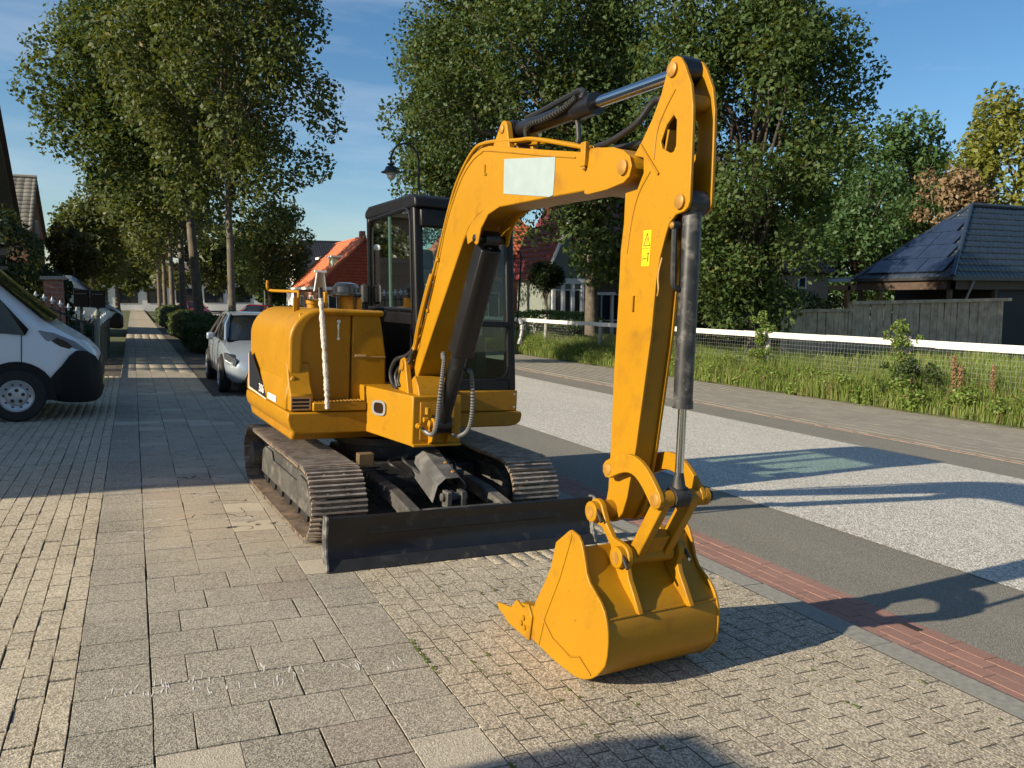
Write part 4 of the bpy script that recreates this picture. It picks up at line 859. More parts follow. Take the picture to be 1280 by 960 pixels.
def make_van(loc,rz,label,paint,group=None):
    """panel van, front axle at x=0, nose to +x"""
    V=empty('delivery_van',loc,(0,0,rz),label,'van',group)
    def ring(s):
        x,wb,wt,z0,z1,z2=s   # half width at belt, at top, sill, belt, roof
        r=min(.16,(z2-z1)*.35)
        return [(x,-wb*.9,z0),(x,-wb,z0+.16),(x,-wb,z1),(x,-(wb*.45+wt*.55),z1+(z2-z1)*.55),(x,-wt,z2-r),(x,-wt+r*.8,z2-.02),(x,-wt*.4,z2),(x,wt*.4,z2),(x,wt-r*.8,z2-.02),(x,wt,z2-r),(x,(wb*.45+wt*.55),z1+(z2-z1)*.55),(x,wb,z1),(x,wb,z0+.16),(x,wb*.9,z0)]
    st=[(-4.95,.98,.86,.42,1.2,2.40),(-4.9,1.0,.90,.40,1.2,2.46),(-1.6,1.02,.93,.38,1.2,2.50),(-1.05,1.02,.92,.38,1.2,2.47),(-.85,1.02,.90,.38,1.2,2.34),(-.45,1.02,.90,.38,1.15,1.99),(-.1,1.02,.91,.38,1.12,1.68),(.25,1.02,.91,.38,1.05,1.37),(.42,1.01,.90,.38,1.0,1.245),(.60,.97,.84,.40,.95,1.14),(.76,.90,.74,.45,.88,1.035),(.88,.78,.60,.55,.80,.92),(.93,.66,.46,.62,.75,.84)]
    m=loft(st,ring); body=m.build('body',paint,V,ang=28)
    # wheel arches and black lower cladding
    def ring2(s):
        x,wb,z0,z1=s; return [(x,-wb*.92,z0),(x,-wb,z0+.10),(x,-wb,z1),(x,wb,z1),(x,wb,z0+.10),(x,wb*.92,z0)]
    st2=[(.34,1.035,.30,.50),(.42,1.03,.26,.62),(.52,1.015,.24,.74),(.60,.985,.23,.86),(.68,.955,.225,.93),(.80,.875,.22,.92),(.90,.76,.23,.84),(.95,.66,.26,.74),(.975,.55,.30,.64)]
    loft(st2,ring2).build('bumper',PLAST,V,ang=40)
    f=MB(); f.box(.80,.965,-.62,-.30,.50,.62); f.build('fog_recess',INK,V,.02)
    for sd in (-1,1):
        f=MB(); a=arc(0,.33,.45,0,180,16); ai=arc(0,.33,.26,180,0,16); f.prism([(.45,.28)]+a+[(-.45,.28),(-.26,.28)]+ai+[(.26,.28)],sd*1.034-.012,sd*1.034+.012); f.build('wheel_arch',PLAST,V)
        wheel(V,0,sd*.972,.335,.22,sd)
        wheel(V,-3.45,sd*.965,.335,.22,sd)
        f=MB(); f.prism([(x-3.45,z) for x,z in [(.45,.28)]+a+[(-.45,.28),(-.26,.28)]+ai+[(.26,.28)]],sd*1.032-.012,sd*1.032+.012); f.build('wheel_arch',PLAST,V)
        f=MB(); f.box(-3.0,-.45,sd*1.03-.012,sd*1.03+.012,.36,.56); f.build('side_sill',PLAST,V,.01)
        # swept back headlight
        f=MB(); hl=[(.24,1.19),(.42,1.16),(.66,1.05),(.80,.93),(.79,.885),(.64,.90),(.44,.97),(.32,1.07)]
        def yy(x): return np.interp(x,[.25,.42,.60,.76,.88],[.98,.985,.945,.865,.74])
        f.add([(x,sd*(yy(x)+.022),z) for x,z in hl]+[(x,sd*(yy(x)-.06),z) for x,z in hl],[tuple(range(8)),tuple(range(15,7,-1))]+[(i,i+8,(i+1)%8+8,(i+1)%8) for i in range(8)]); h=f.build('headlight',LAMPG,V,.01)
        f=MB(); f.add([(x,sd*(yy(x)+.026),z) for x,z in ((.40,1.05),(.50,.98),(.60,.95),(.64,.98),(.56,1.05),(.46,1.10))],[(0,1,2,3,4,5)]); f.build('lens_detail',INK,h,smooth=False)
        # door window
        pts=[(-.95,1.20),(.10,1.12),(.14,1.20),(-.16,1.56),(-.5,1.86),(-.95,1.96)]
        def sy(z): return 1.03-.11*max(0,min(1,(z-1.2)/1.1))
        f=MB(); f.add([(x,sd*(sy(z)+.008),z) for x,z in pts],[tuple(range(6))]); f.build('door_window',DGLASS,V,smooth=False)
        f=MB(); f.tube([(.05,sd*1.027,.50),(.06,sd*1.027,1.18)],.006,6); f.tube([(-1.05,sd*1.027,.50),(-1.05,sd*1.027,1.2),(-1.05,sd*.965,2.1)],.006,6); f.tube([(.05,sd*1.027,.72),(-1.05,sd*1.027,.72)],.004,6); f.build('door_gap',INK,V)
        f=MB(); f.box(-.42,-.29,1.05,1.27,1.25,1.57) if sd>0 else f.box(-.42,-.29,-1.27,-1.05,1.25,1.57); f.build('wing_mirror',PLAST,V,.05,3)
        f=MB(); f.box(-.98,-.80,sd*1.035-.012,sd*1.035+.012,1.05,1.09); f.build('door_handle',PLAST,V,.005)
    # windscreen lies over the sloping front
    wp_=[(.36,1.285),(.0,1.60),(-.40,1.955),(-.80,2.31)]
    f=MB(); n=9; vs=[]
    for x,z in wp_:
        wv=.90-.06*(z-1.4)
        for k in range(n): t=-1+2*k/(n-1); vs.append((x+.045*(1-t*t)+.02,t*wv,z+.045*(1-t*t)+.012))
    f.add(vs,[(i*n+k,i*n+k+1,(i+1)*n+k+1,(i+1)*n+k) for i in range(3) for k in range(n-1)]); f.build('windscreen',DGLASS,V)
    f=MB(); f.box(.955,.985,-.26,.26,.42,.53); f.build('number_plate',simple('yellow number plate',(.75,.52,.03),.4),V)
    f=MB(); f.box(.86,.955,-.45,.45,.66,.80); f.build('grille',INK,V,.01)
    return V
van=make_van((-1.36,13.33,0),0,'white panel van with black bumper, nose showing at the left edge in shade',VANW)
make_van((-3.05,1.08,0),0,'unseen white panel van at near left, added to throw the foreground shadow',VANW)  # van is a guess, added out of view to cast the foreground shadow
v3=make_van((-1.35,41.5,0),0,'silver panel van parked far down the walkway behind the iron fence',simple('silver van paint',(.45,.48,.5),.3,metal=.5))
def make_car(loc,rz,label,paint,name='parked_car',detail=True):
    """hatchback, centre of wheelbase at x=0, nose to +x"""
    V=empty(name,loc,(0,0,rz),label,'car')
    def ring(s):
        x,wb,z0,zb,zt=s
        return [(x,-wb*.86,z0),(x,-wb*.97,z0+.10),(x,-wb,(z0+zb)*.52),(x,-wb*.985,zb-.08),(x,-wb*.93,zb),(x,-wb*.60,zt),(x,0,zt+.015),(x,wb*.60,zt),(x,wb*.93,zb),(x,wb*.985,zb-.08),(x,wb,(z0+zb)*.52),(x,wb*.97,z0+.10),(x,wb*.86,z0)]
    st=[(-2.06,.70,.42,.86,.90),(-1.98,.80,.30,.93,.98),(-1.75,.87,.24,.95,1.00),(-1.2,.895,.20,.95,.98),(0,.895,.19,.92,.94),(.75,.895,.20,.90,.95),(1.05,.89,.20,.87,.93),(1.5,.88,.21,.80,.87),(1.8,.85,.22,.74,.80),(2.02,.78,.23,.66,.70),(2.14,.66,.25,.58,.60),(2.19,.5,.30,.5,.52)]
    loft(st,ring).build('body',paint,V,ang=40)
    # glasshouse
    gh=[(-1.72,.70,.62,.98,1.06),(-1.35,.80,.60,.98,1.34),(-.9,.84,.62,.96,1.42),(-.2,.85,.63,.94,1.45),(.25,.84,.62,.93,1.40),(.62,.82,.64,.93,1.21),(1.02,.78,.70,.92,.955)]
    def ringg(s):
        x,wb,wt,zb,zt=s; return [(x,-wb,zb),(x,-(wb+wt)/2-.03,(zb+zt)/2),(x,-wt,zt-.02),(x,-wt*.5,zt),(x,wt*.5,zt),(x,wt,zt-.02),(x,(wb+wt)/2+.03,(zb+zt)/2),(x,wb,zb)]
    loft(gh,ringg).build('windows',DGLASS,V,ang=50)
    f=MB(); vs=[]; rf=[(-1.40,.60,1.345),(-1.0,.625,1.425),(-.2,.64,1.468),(.18,.62,1.435),(.28,.60,1.405)]
    for x,wv,z in rf:
        for t in (-1,-.6,0,.6,1): vs.append((x,t*wv,z-.02*abs(t)**3))
    for x,wv,z in rf:
        for t in (-1,-.6,0,.6,1): vs.append((x,t*wv,z-.03-.02*abs(t)**3))
    n=len(rf)*5; f.add(vs,[(i*5+k,i*5+k+1,(i+1)*5+k+1,(i+1)*5+k) for i in range(len(rf)-1) for k in range(4)]+[(n+i*5+k,n+(i+1)*5+k,n+(i+1)*5+k+1,n+i*5+k+1) for i in range(len(rf)-1) for k in range(4)])
    f.build('roof',paint,V)
    for sd in (-1,1):
        f=MB(); f.tube([(1.06,sd*.79,.93),(.62,sd*.745,1.20),(.25,sd*.635,1.39),(-.2,sd*.648,1.435),(-.9,sd*.64,1.405),(-1.38,sd*.61,1.325),(-1.74,sd*.71,1.04)],.028,8); f.build('roof_pillar',paint,V)
        f=MB(); f.tube([(-.28,sd*.885,.93),(-.33,sd*.645,1.42)],.026,8); f.tube([(-1.12,sd*.875,.96),(-1.28,sd*.62,1.36)],.05,8); f.build('side_pillar',INK if detail else paint,V)
        for x in (1.32,-1.32): wheel(V,x,sd*.835,.325,.2,sd,RIMM,5); f=MB(); f.prism(arc(x,.325,.375,-10,190,16)+arc(x,.325,.25,190,-10,16),sd*.886-.012,sd*.886+.012); f.build('wheel_arch',INK,V)
        f=MB(); f.box(.42,.58,sd*.93 if sd>0 else -1.08,1.08 if sd>0 else -.93,.92,1.06); f.build('wing_mirror',paint,V,.04,3)
        hl=[(1.70,.72),(1.95,.70),(2.11,.60),(2.09,.50),(1.92,.54),(1.74,.63)]
        f=MB(); f.add([(x,sd*np.interp(x,[1.7,1.9,2.05,2.15],[.885,.845,.775,.66]),z+.02) for x,z in hl]+[(x-.05,sd*np.interp(x,[1.7,1.9,2.05,2.15],[.78,.74,.66,.54]),z+.02) for x,z in hl],[tuple(range(6)),tuple(range(11,5,-1))]+[(i,i+6,(i+1)%6+6,(i+1)%6) for i in range(6)]); h=f.build('headlight',simple('car headlight',(.06,.065,.07),.1),V,.004)
        f=MB(); f.obox((1.86,sd*.868,.62),(2.06,sd*.785,.565),.010,.014); f.build('light_strip',WHT,h)
        f=MB(); f.tube([(.72,sd*.90,.30),(.74,sd*.905,.60),(.70,sd*.885,.90)],.005,6); f.tube([(-.28,sd*.90,.28),(-.28,sd*.91,.6),(-.28,sd*.89,.92)],.005,6); f.tube([(-1.0,sd*.90,.45),(-.95,sd*.91,.7),(-1.1,sd*.885,.95)],.005,6); f.build('door_gap',INK,V)
        for x in (.05,-.78):
            f=MB(); f.box(x-.1,x+.1,sd*.90-.012,sd*.90+.012,.79,.815); f.build('door_handle',paint,V,.005)
    f=MB(); f.prism([(-.62,.24),(-.50,.50),(-.2,.56),(.2,.56),(.50,.50),(.62,.24)],2.10,2.195,'x'); f.build('grille',INK,V,.02)
    f=MB(); f.box(2.19,2.205,-.26,.26,.36,.47); f.build('number_plate',simple('yellow number plate',(.75,.52,.03),.4),V)
    return V
make_car((2.36,17.2,0),-math.pi/2,'silver hatchback parked on the forecourt behind the excavator',SILV)
make_car((8.2,62,RZ),-math.pi/2-.5,'red car far up the road behind the silver hatchback',REDC)
make_car((4.75,76,RZ),-math.pi/2+.3,'dark red car far up the road between the tree trunks',simple('dark red car paint',(.16,.012,.02),.3,coat=.4))
# ================================================================ buildings
def tiles(parent,A,B,C,D,mat,tw=.24,tl=.33,amp=.022,name='roof_tiles'):
    """pantiles on the plane A B (eave) C D (top)"""
    A,B,C,D=[Vector(p) for p in (A,B,C,D)]; e=(B-A); L=e.length; e.normalize(); up=(D-A); up=up-e*up.dot(e); H=up.length; up.normalize(); nrm=e.cross(up).normalized()
    if nrm.z<0: nrm=-nrm
    ul,ur=(D-A).dot(e),(C-A).dot(e)
    V=[];F=[]; prof=[0,.55,1,.55,0]; nr=max(1,int(round(H/tl))); dl=H/nr; rg=random.Random(int(L*100))
    for j in range(nr):
        t0=j/nr; t1=(j+1)/nr
        lo=ul*(t0+t1)/2; hi=L+(ur-L)*(t0+t1)/2
        i=int(math.floor(lo/tw))
        while i*tw<hi:
            u0=max(i*tw,lo); u1=min((i+1)*tw,hi); i+=1
            if u1-u0<.03: continue
            n=len(V); dz=rg.uniform(0,.006)
            for (s,off) in ((j*dl-.03,.032),((j+1)*dl,.006)):
                for k in range(5): V.append(A+e*(u0+(u1-u0)*k/4)+up*s+nrm*(off+dz+amp*prof[k]))
            for k in range(5): V.append(A+e*(u0+(u1-u0)*k/4)+up*(j*dl-.03)+nrm*(.012+amp*prof[k]))
            F+=[(n+k,n+k+1,n+6+k,n+5+k) for k in range(4)]+[(n+10+k,n+11+k,n+k+1,n+k) for k in range(4)]
    me=npmesh(name,[tuple(v) for v in V],F,mat); o=bpy.data.objects.new(name,me); link(o,parent)
    m=MB(); q=[A-up*.02,B-up*.02,C,D]
    m.add([p+nrm*.005 for p in q]+[p-nrm*.12 for p in q],[(0,1,2,3),(7,6,5,4)]+[(i,i+4,(i+1)%4+4,(i+1)%4) for i in range(4)])
    m.build('roof_deck',mat,parent,smooth=False); o['kind']='stuff'
    return o
def window(par,c,w,h,face,bars=1,frame=WHT):
    """face: '-y','+x','-x' ; frame with sub-part pane"""
    cx,cy,cz=c; f=MB(); g=MB()
    def bx(m,u0,u1,z0,z1,d0,d1):
        if face=='-y': m.box(cx+u0,cx+u1,cy-d1,cy-d0,cz+z0,cz+z1)
        elif face=='-x': m.box(cx-d1,cx-d0,cy+u0,cy+u1,cz+z0,cz+z1)
        else: m.box(cx+d0,cx+d1,cy+u0,cy+u1,cz+z0,cz+z1)
    t=.07
    bx(f,-w/2,w/2,-h/2,-h/2+t,0,.06); bx(f,-w/2,w/2,h/2-t,h/2,0,.06); bx(f,-w/2,-w/2+t,-h/2+t,h/2-t,0,.06); bx(f,w/2-t,w/2,-h/2+t,h/2-t,0,.06)
    for k in range(bars): u=-w/2+w*(k+1)/(bars+1); bx(f,u-.025,u+.025,-h/2+t,h/2-t,.005,.055)
    o=f.build('window',frame,par,smooth=False); bx(g,-w/2+t,w/2-t,-h/2+t,h/2-t,.002,.02); g.build('pane',PANE,o,smooth=False)
    return o
def gable_house(loc,lx,ly,ze,zr,ridge,wall,tile,label,over=.35,tw=.24,tl=.33):
    """local origin at the low corner; ridge 'x' or 'y'"""
    Hs=empty('house',loc,(0,-LEAN,0),label,'house')
    f=MB()
    if ridge=='x': f.prism([(0,-.6),(0,ze),(ly/2,zr-.15),(ly,ze),(ly,-.6)],0,lx,'x')
    else: f.prism([(0,-.6),(0,ze),(lx/2,zr-.15),(lx,ze),(lx,-.6)],0,ly,'y')
    f.build('wall',wall,Hs,smooth=False)
    if ridge=='x':
        s=(zr-ze)/(ly/2); d=over; zo=ze-s*d
        tiles(Hs,(-over,-d,zo),(lx+over,-d,zo),(lx+over,ly/2,zr),(-over,ly/2,zr),tile,tw,tl)
        tiles(Hs,(lx+over,ly+d,zo),(-over,ly+d,zo),(-over,ly/2,zr),(lx+over,ly/2,zr),tile,tw,tl)
        f=MB(); f.tube([(-over,ly/2,zr+.05),(lx+over,ly/2,zr+.05)],.10,8); f.build('ridge',tile,Hs)
    else:
        s=(zr-ze)/(lx/2); d=over; zo=ze-s*d
        tiles(Hs,(-d,ly+over,zo),(-d,-over,zo),(lx/2,-over,zr),(lx/2,ly+over,zr),tile,tw,tl)
        tiles(Hs,(lx+d,-over,zo),(lx+d,ly+over,zo),(lx/2,ly+over,zr),(lx/2,-over,zr),tile,tw,tl)
        f=MB(); f.tube([(lx/2,-over,zr+.05),(lx/2,ly+over,zr+.05)],.10,8); f.build('ridge',tile,Hs)
    return Hs
# left side: two gabled houses behind the gardens
hA=gable_house((-16,24.6,-.3),12,10.4,4.1,8.6,'x',BRKD,T_GRY,'brown brick gabled house at the left edge above the white van')
f=MB(); f.obox((12.38,10.75,3.85),(12.38,5.2,8.75),.05,.25,(1,0,0)); f.obox((12.38,-.35,3.85),(12.38,5.2,8.75),.05,.25,(1,0,0)); f.build('barge_board',BRKD,hA,smooth=False)
window(hA,(12.0,5.2,5.6),1.6,1.2,'+x'); window(hA,(12.0,3.0,1.8),2.2,1.4,'+x',2); window(hA,(12.0,7.6,1.8),1.6,1.4,'+x')
hB=gable_house((-14,41.6,-.2),10.1,7.0,4.2,6.75,'x',BRKR,T_GRY,'small house with grey pantile roof behind the ivy at left',.15,.32,.36)
window(hB,(10.1,3.5,4.2),1.2,1.2,'+x'); window(hB,(10.1,2.0,1.7),1.6,1.4,'+x')
# unseen flat roofed house, garage and wall, shaped to shade the van and walkway
def unseen_house(x0,x1,y0,y1,zt,label,wall):
    Hs=empty('house',(x0,y0,0),(0,0,0),label,'house'); lx,ly=x1-x0,y1-y0
    f=MB(); f.box(0,lx,0,ly,-.8,zt-.25); f.build('wall',wall,Hs,smooth=False)
    f=MB(); f.box(-.2,lx+.2,-.2,ly+.2,zt-.25,zt); f.build('roof',WHT,Hs,.02,smooth=False)
    for k in range(max(1,int(ly/3))): window(Hs,(lx,1.4+k*2.6,1.7),1.5,1.5,'+x')
    f=MB(); f.box(lx,lx+.05,ly-1.15,ly-.2,-.1,2.1); d=f.build('door',WOODD,Hs,smooth=False); f=MB(); f.box(lx+.05,lx+.09,ly-1.08,ly-1.0,.95,1.1); f.build('handle',CHROME,d)
    return Hs
unseen_house(-17,-8,9.75,17.35,4.12,'unseen flat roofed brick house left of the driveway, shaped to shade the white van',BRKD)
unseen_house(-14,-8,6.85,9.30,4.12,'unseen flat roofed garage, added to shade the front of the walkway',BRKD)
W=MB(); W.box(-.1,.1,0,.39,-.6,3.35); wo=W.build('sun_gap_wall',BRKD,smooth=False); wo.location=(-8.4,9.33,0); tag(wo,'unseen brick wall added to limit the sun gap between garage and flat roofed house','wall')  # unseen; its height sets where the sunlit wedge between the blocks begins
# orange roofed house with a tile hung gable
h4=gable_house((12.6,62,-.1),7.2,10,3.3,6.75,'y',BRKR,T_ORG,'house with orange roof and red tile hung gable left of the cab',.35)
f=MB(); f.prism([(.15,3.2),(3.6,6.5),(7.05,3.2)],-.10,-.01); f.build('hung_tile_backing',T_RED,h4,smooth=False)
def hung(par,y,apexx,half,z0,z1,mat):
    V=[];F=[]; tw,tl=.26,.24; nr=int((z1-z0)/tl)
    for j in range(nr):
        zz=z0+j*tl; hw=half*(1-(zz+tl-z0)/(z1-z0)); k=int(hw/tw)
        for i in range(-k,k+1):
            x=apexx+i*tw+(.13 if j%2 else 0); n=len(V)
            V+=[(x-.12,y-.03,zz-.02),(x+.12,y-.03,zz-.02),(x+.12,y,zz+tl),(x-.12,y,zz+tl),(x-.12,y,zz-.02),(x+.12,y,zz-.02)]; F+=[(n,n+1,n+2,n+3),(n+4,n+5,n+1,n)]
    me=npmesh('hung_tiles',V,F,mat); o=bpy.data.objects.new('hung_tiles',me); link(o,par); o['kind']='stuff'
hung(h4,-.11,3.6,3.4,3.25,6.5,T_RED)
f=MB(); f.box(-.45,-.30,-.4,10.3,2.85,3.05); f.box(-.45,1.2,-.48,-.36,2.80,3.02); f.build('gutter_board',WHT,h4,smooth=False)
window(h4,(1.4,0,1.7),1.3,1.5,'-y'); window(h4,(4.2,0,1.7),1.9,1.5,'-y',2); window(h4,(4.9,-.16,4.2),.9,1.1,'-y')
window(h4,(0,2.2,1.7),1.4,1.4,'-x'); window(h4,(0,6.0,1.7),1.4,1.4,'-x')
f=MB(); f.box(1.3,2.3,.5,1.9,4.3,5.25); dm=f.build('dormer',simple('pale green dormer',(.30,.38,.30),.6),h4,smooth=False); f=MB(); f.box(1.15,2.5,.35,2.05,5.25,5.38); f.build('dormer_roof',WHT,dm,smooth=False)
f=MB(); f.box(3.4,3.8,.3,.75,6.3,7.25); f.build('chimney',BRKR,h4,smooth=False)
# black roofed house behind it
h5=gable_house((14.4,78,0),8,8.5,4.3,7.6,'x',WHT,T_BLK,'white house with black tiled roof and dormer behind the orange roof',.4)
f=MB(); f.box(2.0,4.6,-.5,2.2,3.4,5.75); dm=f.build('dormer',WHT,h5,smooth=False); f=MB(); f.box(1.7,4.9,-.8,2.6,5.75,5.95); f.build('dormer_roof',WHT,dm,smooth=False)
window(h5,(2.9,-.5,4.7),.9,1.3,'-y'); window(h5,(4.0,-.5,4.7),.8,1.3,'-y'); window(h5,(1.5,0,1.7),1.4,1.4,'-y'); window(h5,(5.5,0,1.7),1.8,1.4,'-y')
f=MB(); f.box(5.2,6.2,1.2,1.6,5.6,6.35); sk_=f.build('skylight',WHT,h5,smooth=False); f=MB(); f.box(5.3,6.1,1.17,1.2,5.7,6.25); f.build('pane',PANE,sk_)
# orange pantile house right of the cab
h6=empty('house',(18.3,46.5,.20),(0,-LEAN,0),'house with orange pantile roof just right of the cab','house')
f=MB(); f.box(0,6.0,.3,7,-.5,4.9); f.build('wall',BRKR,h6,smooth=False)
tiles(h6,(-.3,0,4.8),(6.4,0,4.8),(5.1,3.6,7.45),(.8,3.6,7.45),T_ORG,.28,.36,.03); tiles(h6,(6.4,0,4.8),(6.4,7.2,4.8),(5.1,3.6,7.45),(5.1,3.6,7.45),T_ORG,.28,.36,.03)
tiles(h6,(-.3,7.2,4.8),(-.3,0,4.8),(.8,3.6,7.45),(.8,3.6,7.45),T_ORG,.28,.36,.03); tiles(h6,(6.4,7.2,4.8),(-.3,7.2,4.8),(.8,3.6,7.45),(5.1,3.6,7.45),T_ORG,.28,.36,.03)
window(h6,(4.6,.3,1.7),1.5,1.6,'-y'); window(h6,(1.6,.3,1.7),1.5,1.6,'-y')
# burgundy roofed house with a white gabled porch
h7=empty('house',(20.6,40.0,.30),(0,-LEAN,0),'house with burgundy roof and white gabled bay behind the fence','house')
f=MB(); f.box(2.8,13.5,2.6,11,-.5,3.3); f.build('wall',BRKD,h7,smooth=False)
tiles(h7,(2.4,2.3,3.2),(14,2.3,3.2),(12.6,6.8,9.0),(4.0,6.8,9.0),T_BUR,.30,.36,.03); tiles(h7,(2.4,11.3,3.2),(2.4,2.3,3.2),(4.0,6.8,9.0),(4.0,6.8,9.0),T_BUR,.30,.36,.03); tiles(h7,(14,2.3,3.2),(14,11.3,3.2),(12.6,6.8,9.0),(12.6,6.8,9.0),T_BUR,.3,.36,.03); tiles(h7,(14,11.3,3.2),(2.4,11.3,3.2),(4.0,6.8,9.0),(12.6,6.8,9.0),T_BUR,.3,.36,.03)
f=MB(); f.prism([(.2,-.5),(.2,3.7),(1.25,6.0),(2.3,3.7),(2.3,-.5)],.25,4.5); f.build('bay_wall',simple('grey green boarding',(.17,.19,.16),.7,var=.1),h7,smooth=False)
tiles(h7,(-.15,5.2,3.25),(-.15,.1,3.25),(1.25,.1,6.3),(1.25,5.2,6.3),T_BUR,.28,.34,.03); tiles(h7,(2.65,.1,3.25),(2.65,5.2,3.25),(1.25,5.2,6.3),(1.25,.1,6.3),T_BUR,.28,.34,.03)
f=MB(); f.obox((-.2,.03,3.25),(1.28,.03,6.42),.08,.26,(0,1,0)); f.build('barge_board',WHT,h7,smooth=False); f=MB(); f.obox((2.7,.03,3.25),(1.22,.03,6.42),.08,.26,(0,1,0)); f.build('barge_board',WHT,h7,smooth=False)
f=MB(); f.box(-.1,2.75,.1,.22,2.95,3.25); f.build('fascia',WHT,h7,smooth=False)
for x in (.35,.95,1.55,2.15):
    f=MB(); f.box(x-.09,x+.09,.08,.24,-.4,2.95); f.build('post',WHT,h7,smooth=False)
window(h7,(.65,.22,1.5),.45,2.3,'-y',0); window(h7,(1.25,.22,1.5),.45,2.3,'-y',0); window(h7,(1.85,.22,1.5),.45,2.3,'-y',0)
f=MB(); f.prism([(2.75,2.35),(2.75,2.5),(4.4,2.5),(4.4,2.35)],.3,2.6); f.build('porch_roof',WHT,h7,smooth=False)
f=MB(); f.box(4.2,4.35,.4,.55,-.3,2.35); f.build('post',WHT,h7,smooth=False); window(h7,(5.6,2.6,1.6),1.6,1.6,'-y'); window(h7,(9.0,2.6,1.6),1.8,1.6,'-y',2)
# house behind the maple
h8=empty('house',(25.6,32,.52),(0,-LEAN,0),'beige brick house with hipped roof, shaded purple and lit red, behind the maple','house')
f=MB(); f.box(.3,7.3,.3,8,-.6,3.5); f.build('wall',BRKB,h8,smooth=False)
T_BURSH=tilemat('shaded burgundy roof tiles',(.045,.016,.024),(.075,.026,.034),.4)  # darker burgundy copy for the shaded long slopes; ends keep the lit red
tiles(h8,(0,0,3.45),(7.7,0,3.45),(4.9,4.1,7.3),(2.2,4.1,7.3),T_BURSH,.3,.36,.03); tiles(h8,(7.7,0,3.45),(7.7,8.2,3.45),(4.9,4.1,7.3),(4.9,4.1,7.3),T_BUR,.3,.36,.03); tiles(h8,(0,8.2,3.45),(0,0,3.45),(2.2,4.1,7.3),(2.2,4.1,7.3),T_BUR,.3,.36,.03); tiles(h8,(7.7,8.2,3.45),(0,8.2,3.45),(2.2,4.1,7.3),(4.9,4.1,7.3),T_BURSH,.3,.36,.03)
window(h8,(5.5,.3,2.95),.55,.62,'-y',0); window(h8,(2.2,.3,1.8),1.7,1.4,'-y')
# dark outbuilding with solar panels
h9=empty('house',(31.4,24.0,.78),(0,-LEAN,0),'dark blue hipped roof outbuilding with solar panels at the right edge','house')
f=MB(); f.box(3.1,16,.35,5.5,-.7,2.9); f.build('wall',WOODD,h9,smooth=False)
E0=(0,0,3.05); AP=(4.4,2.6,6.4)
tiles(h9,(0,0,3.05),(17,0,3.05),(17,2.6,6.4),(4.4,2.6,6.4),T_BLU,.3,.36,.02); tiles(h9,(0,5.2,3.05),(0,0,3.05),(4.4,2.6,6.4),(4.4,2.6,6.4),T_BLU,.3,.36,.02); tiles(h9,(17,5.2,3.05),(0,5.2,3.05),(4.4,2.6,6.4),(17,2.6,6.4),T_BLU,.3,.36,.02)
f=MB(); f.tube([(0,0,3.12),(4.4,2.6,6.48)],.09,8); f.tube([(0,5.2,3.12),(4.4,2.6,6.48)],.09,8); f.tube([(4.4,2.6,6.5),(17,2.6,6.5)],.1,8); f.build('ridge',T_BLU,h9)
f=MB(); f.box(-.12,.02,-.1,5.3,2.95,3.08); f.box(-.1,17,-.12,.0,2.93,3.06); f.build('gutter',GREYD,h9,smooth=False); f=MB(); f.box(.05,.35,.1,5.1,2.55,2.95); f.box(.05,16,.1,.3,2.55,2.95); f.build('beam',simple('brown beam',(.07,.045,.03),.7,var=.2),h9,smooth=False)
for x,y in ((.2,5.0),(.2,.25),(3.0,.2)): f=MB(); f.box(x-.08,x+.08,y-.08,y+.08,-.7,2.6); f.build('post',simple('brown beam',(.07,.045,.03),.7),h9,smooth=False)
f=MB(); f.tube([(1.3,-.05,2.95),(1.25,.1,2.5),(1.1,.2,2.0),(1.1,.2,-.6)],.05,8); f.build('downpipe',simple('zinc pipe',(.2,.22,.22),.5),h9)
sn=Vector((-(6.4-3.05),0,4.4)).normalized(); su=Vector((4.4,0,6.4-3.05)).normalized(); O9=Vector((0,2.6,3.05))+sn*.10; sL=Vector((4.4,0,3.35)).length
for r_,(n_,w0) in enumerate(((3,2.0),(2,1.55),(2,1.2),(1,.7))):
    for k in range(n_):
        y0=-w0+ (2*w0)*k/n_; y1=-w0+(2*w0)*(k+1)/n_; s0_=.3+r_*1.02; s1_=s0_+.98
        f=MB(); P=[O9+su*s0_+Vector((0,y0+.02,0)),O9+su*s0_+Vector((0,y1-.02,0)),O9+su*s1_+Vector((0,y1-.02,0)),O9+su*s1_+Vector((0,y0+.02,0))]
        f.add([p+sn*.05 for p in P]+P,[(0,1,2,3),(7,6,5,4)]+[(i,i+4,(i+1)%4+4,(i+1)%4) for i in range(4)]); f.build('solar_panel',SOLAR,h9,smooth=False)
# open timber shelter behind the board fence
h11=empty('shelter',(30.6,33,.72),(0,-LEAN,0),'low orange timber shelter seen over the board fence','shelter')
f=MB(); f.prism([(-.2,2.95),(-.2,3.12),(8,3.4),(8,3.2)],-.4,4); f.build('roof',simple('grey felt roof',(.16,.15,.14),.8),h11,smooth=False); f=MB(); f.obox((-.2,-.44,3.0),(8,-.44,3.28),.08,.16); f.build('fascia',WHTW,h11,smooth=False)
for x in (.1,2.0,4.2,6.6):
    f=MB(); f.box(x-.1,x+.1,-.3,-.1,-.6,3.0); f.obox((x,-.2,2.4),(x+.55,-.2,2.95),.12,.12); f.build('post',TIMB,h11,smooth=False)
f=MB(); f.box(0,7,-.3,-.1,2.6,2.85); f.build('beam',TIMB,h11,smooth=False)
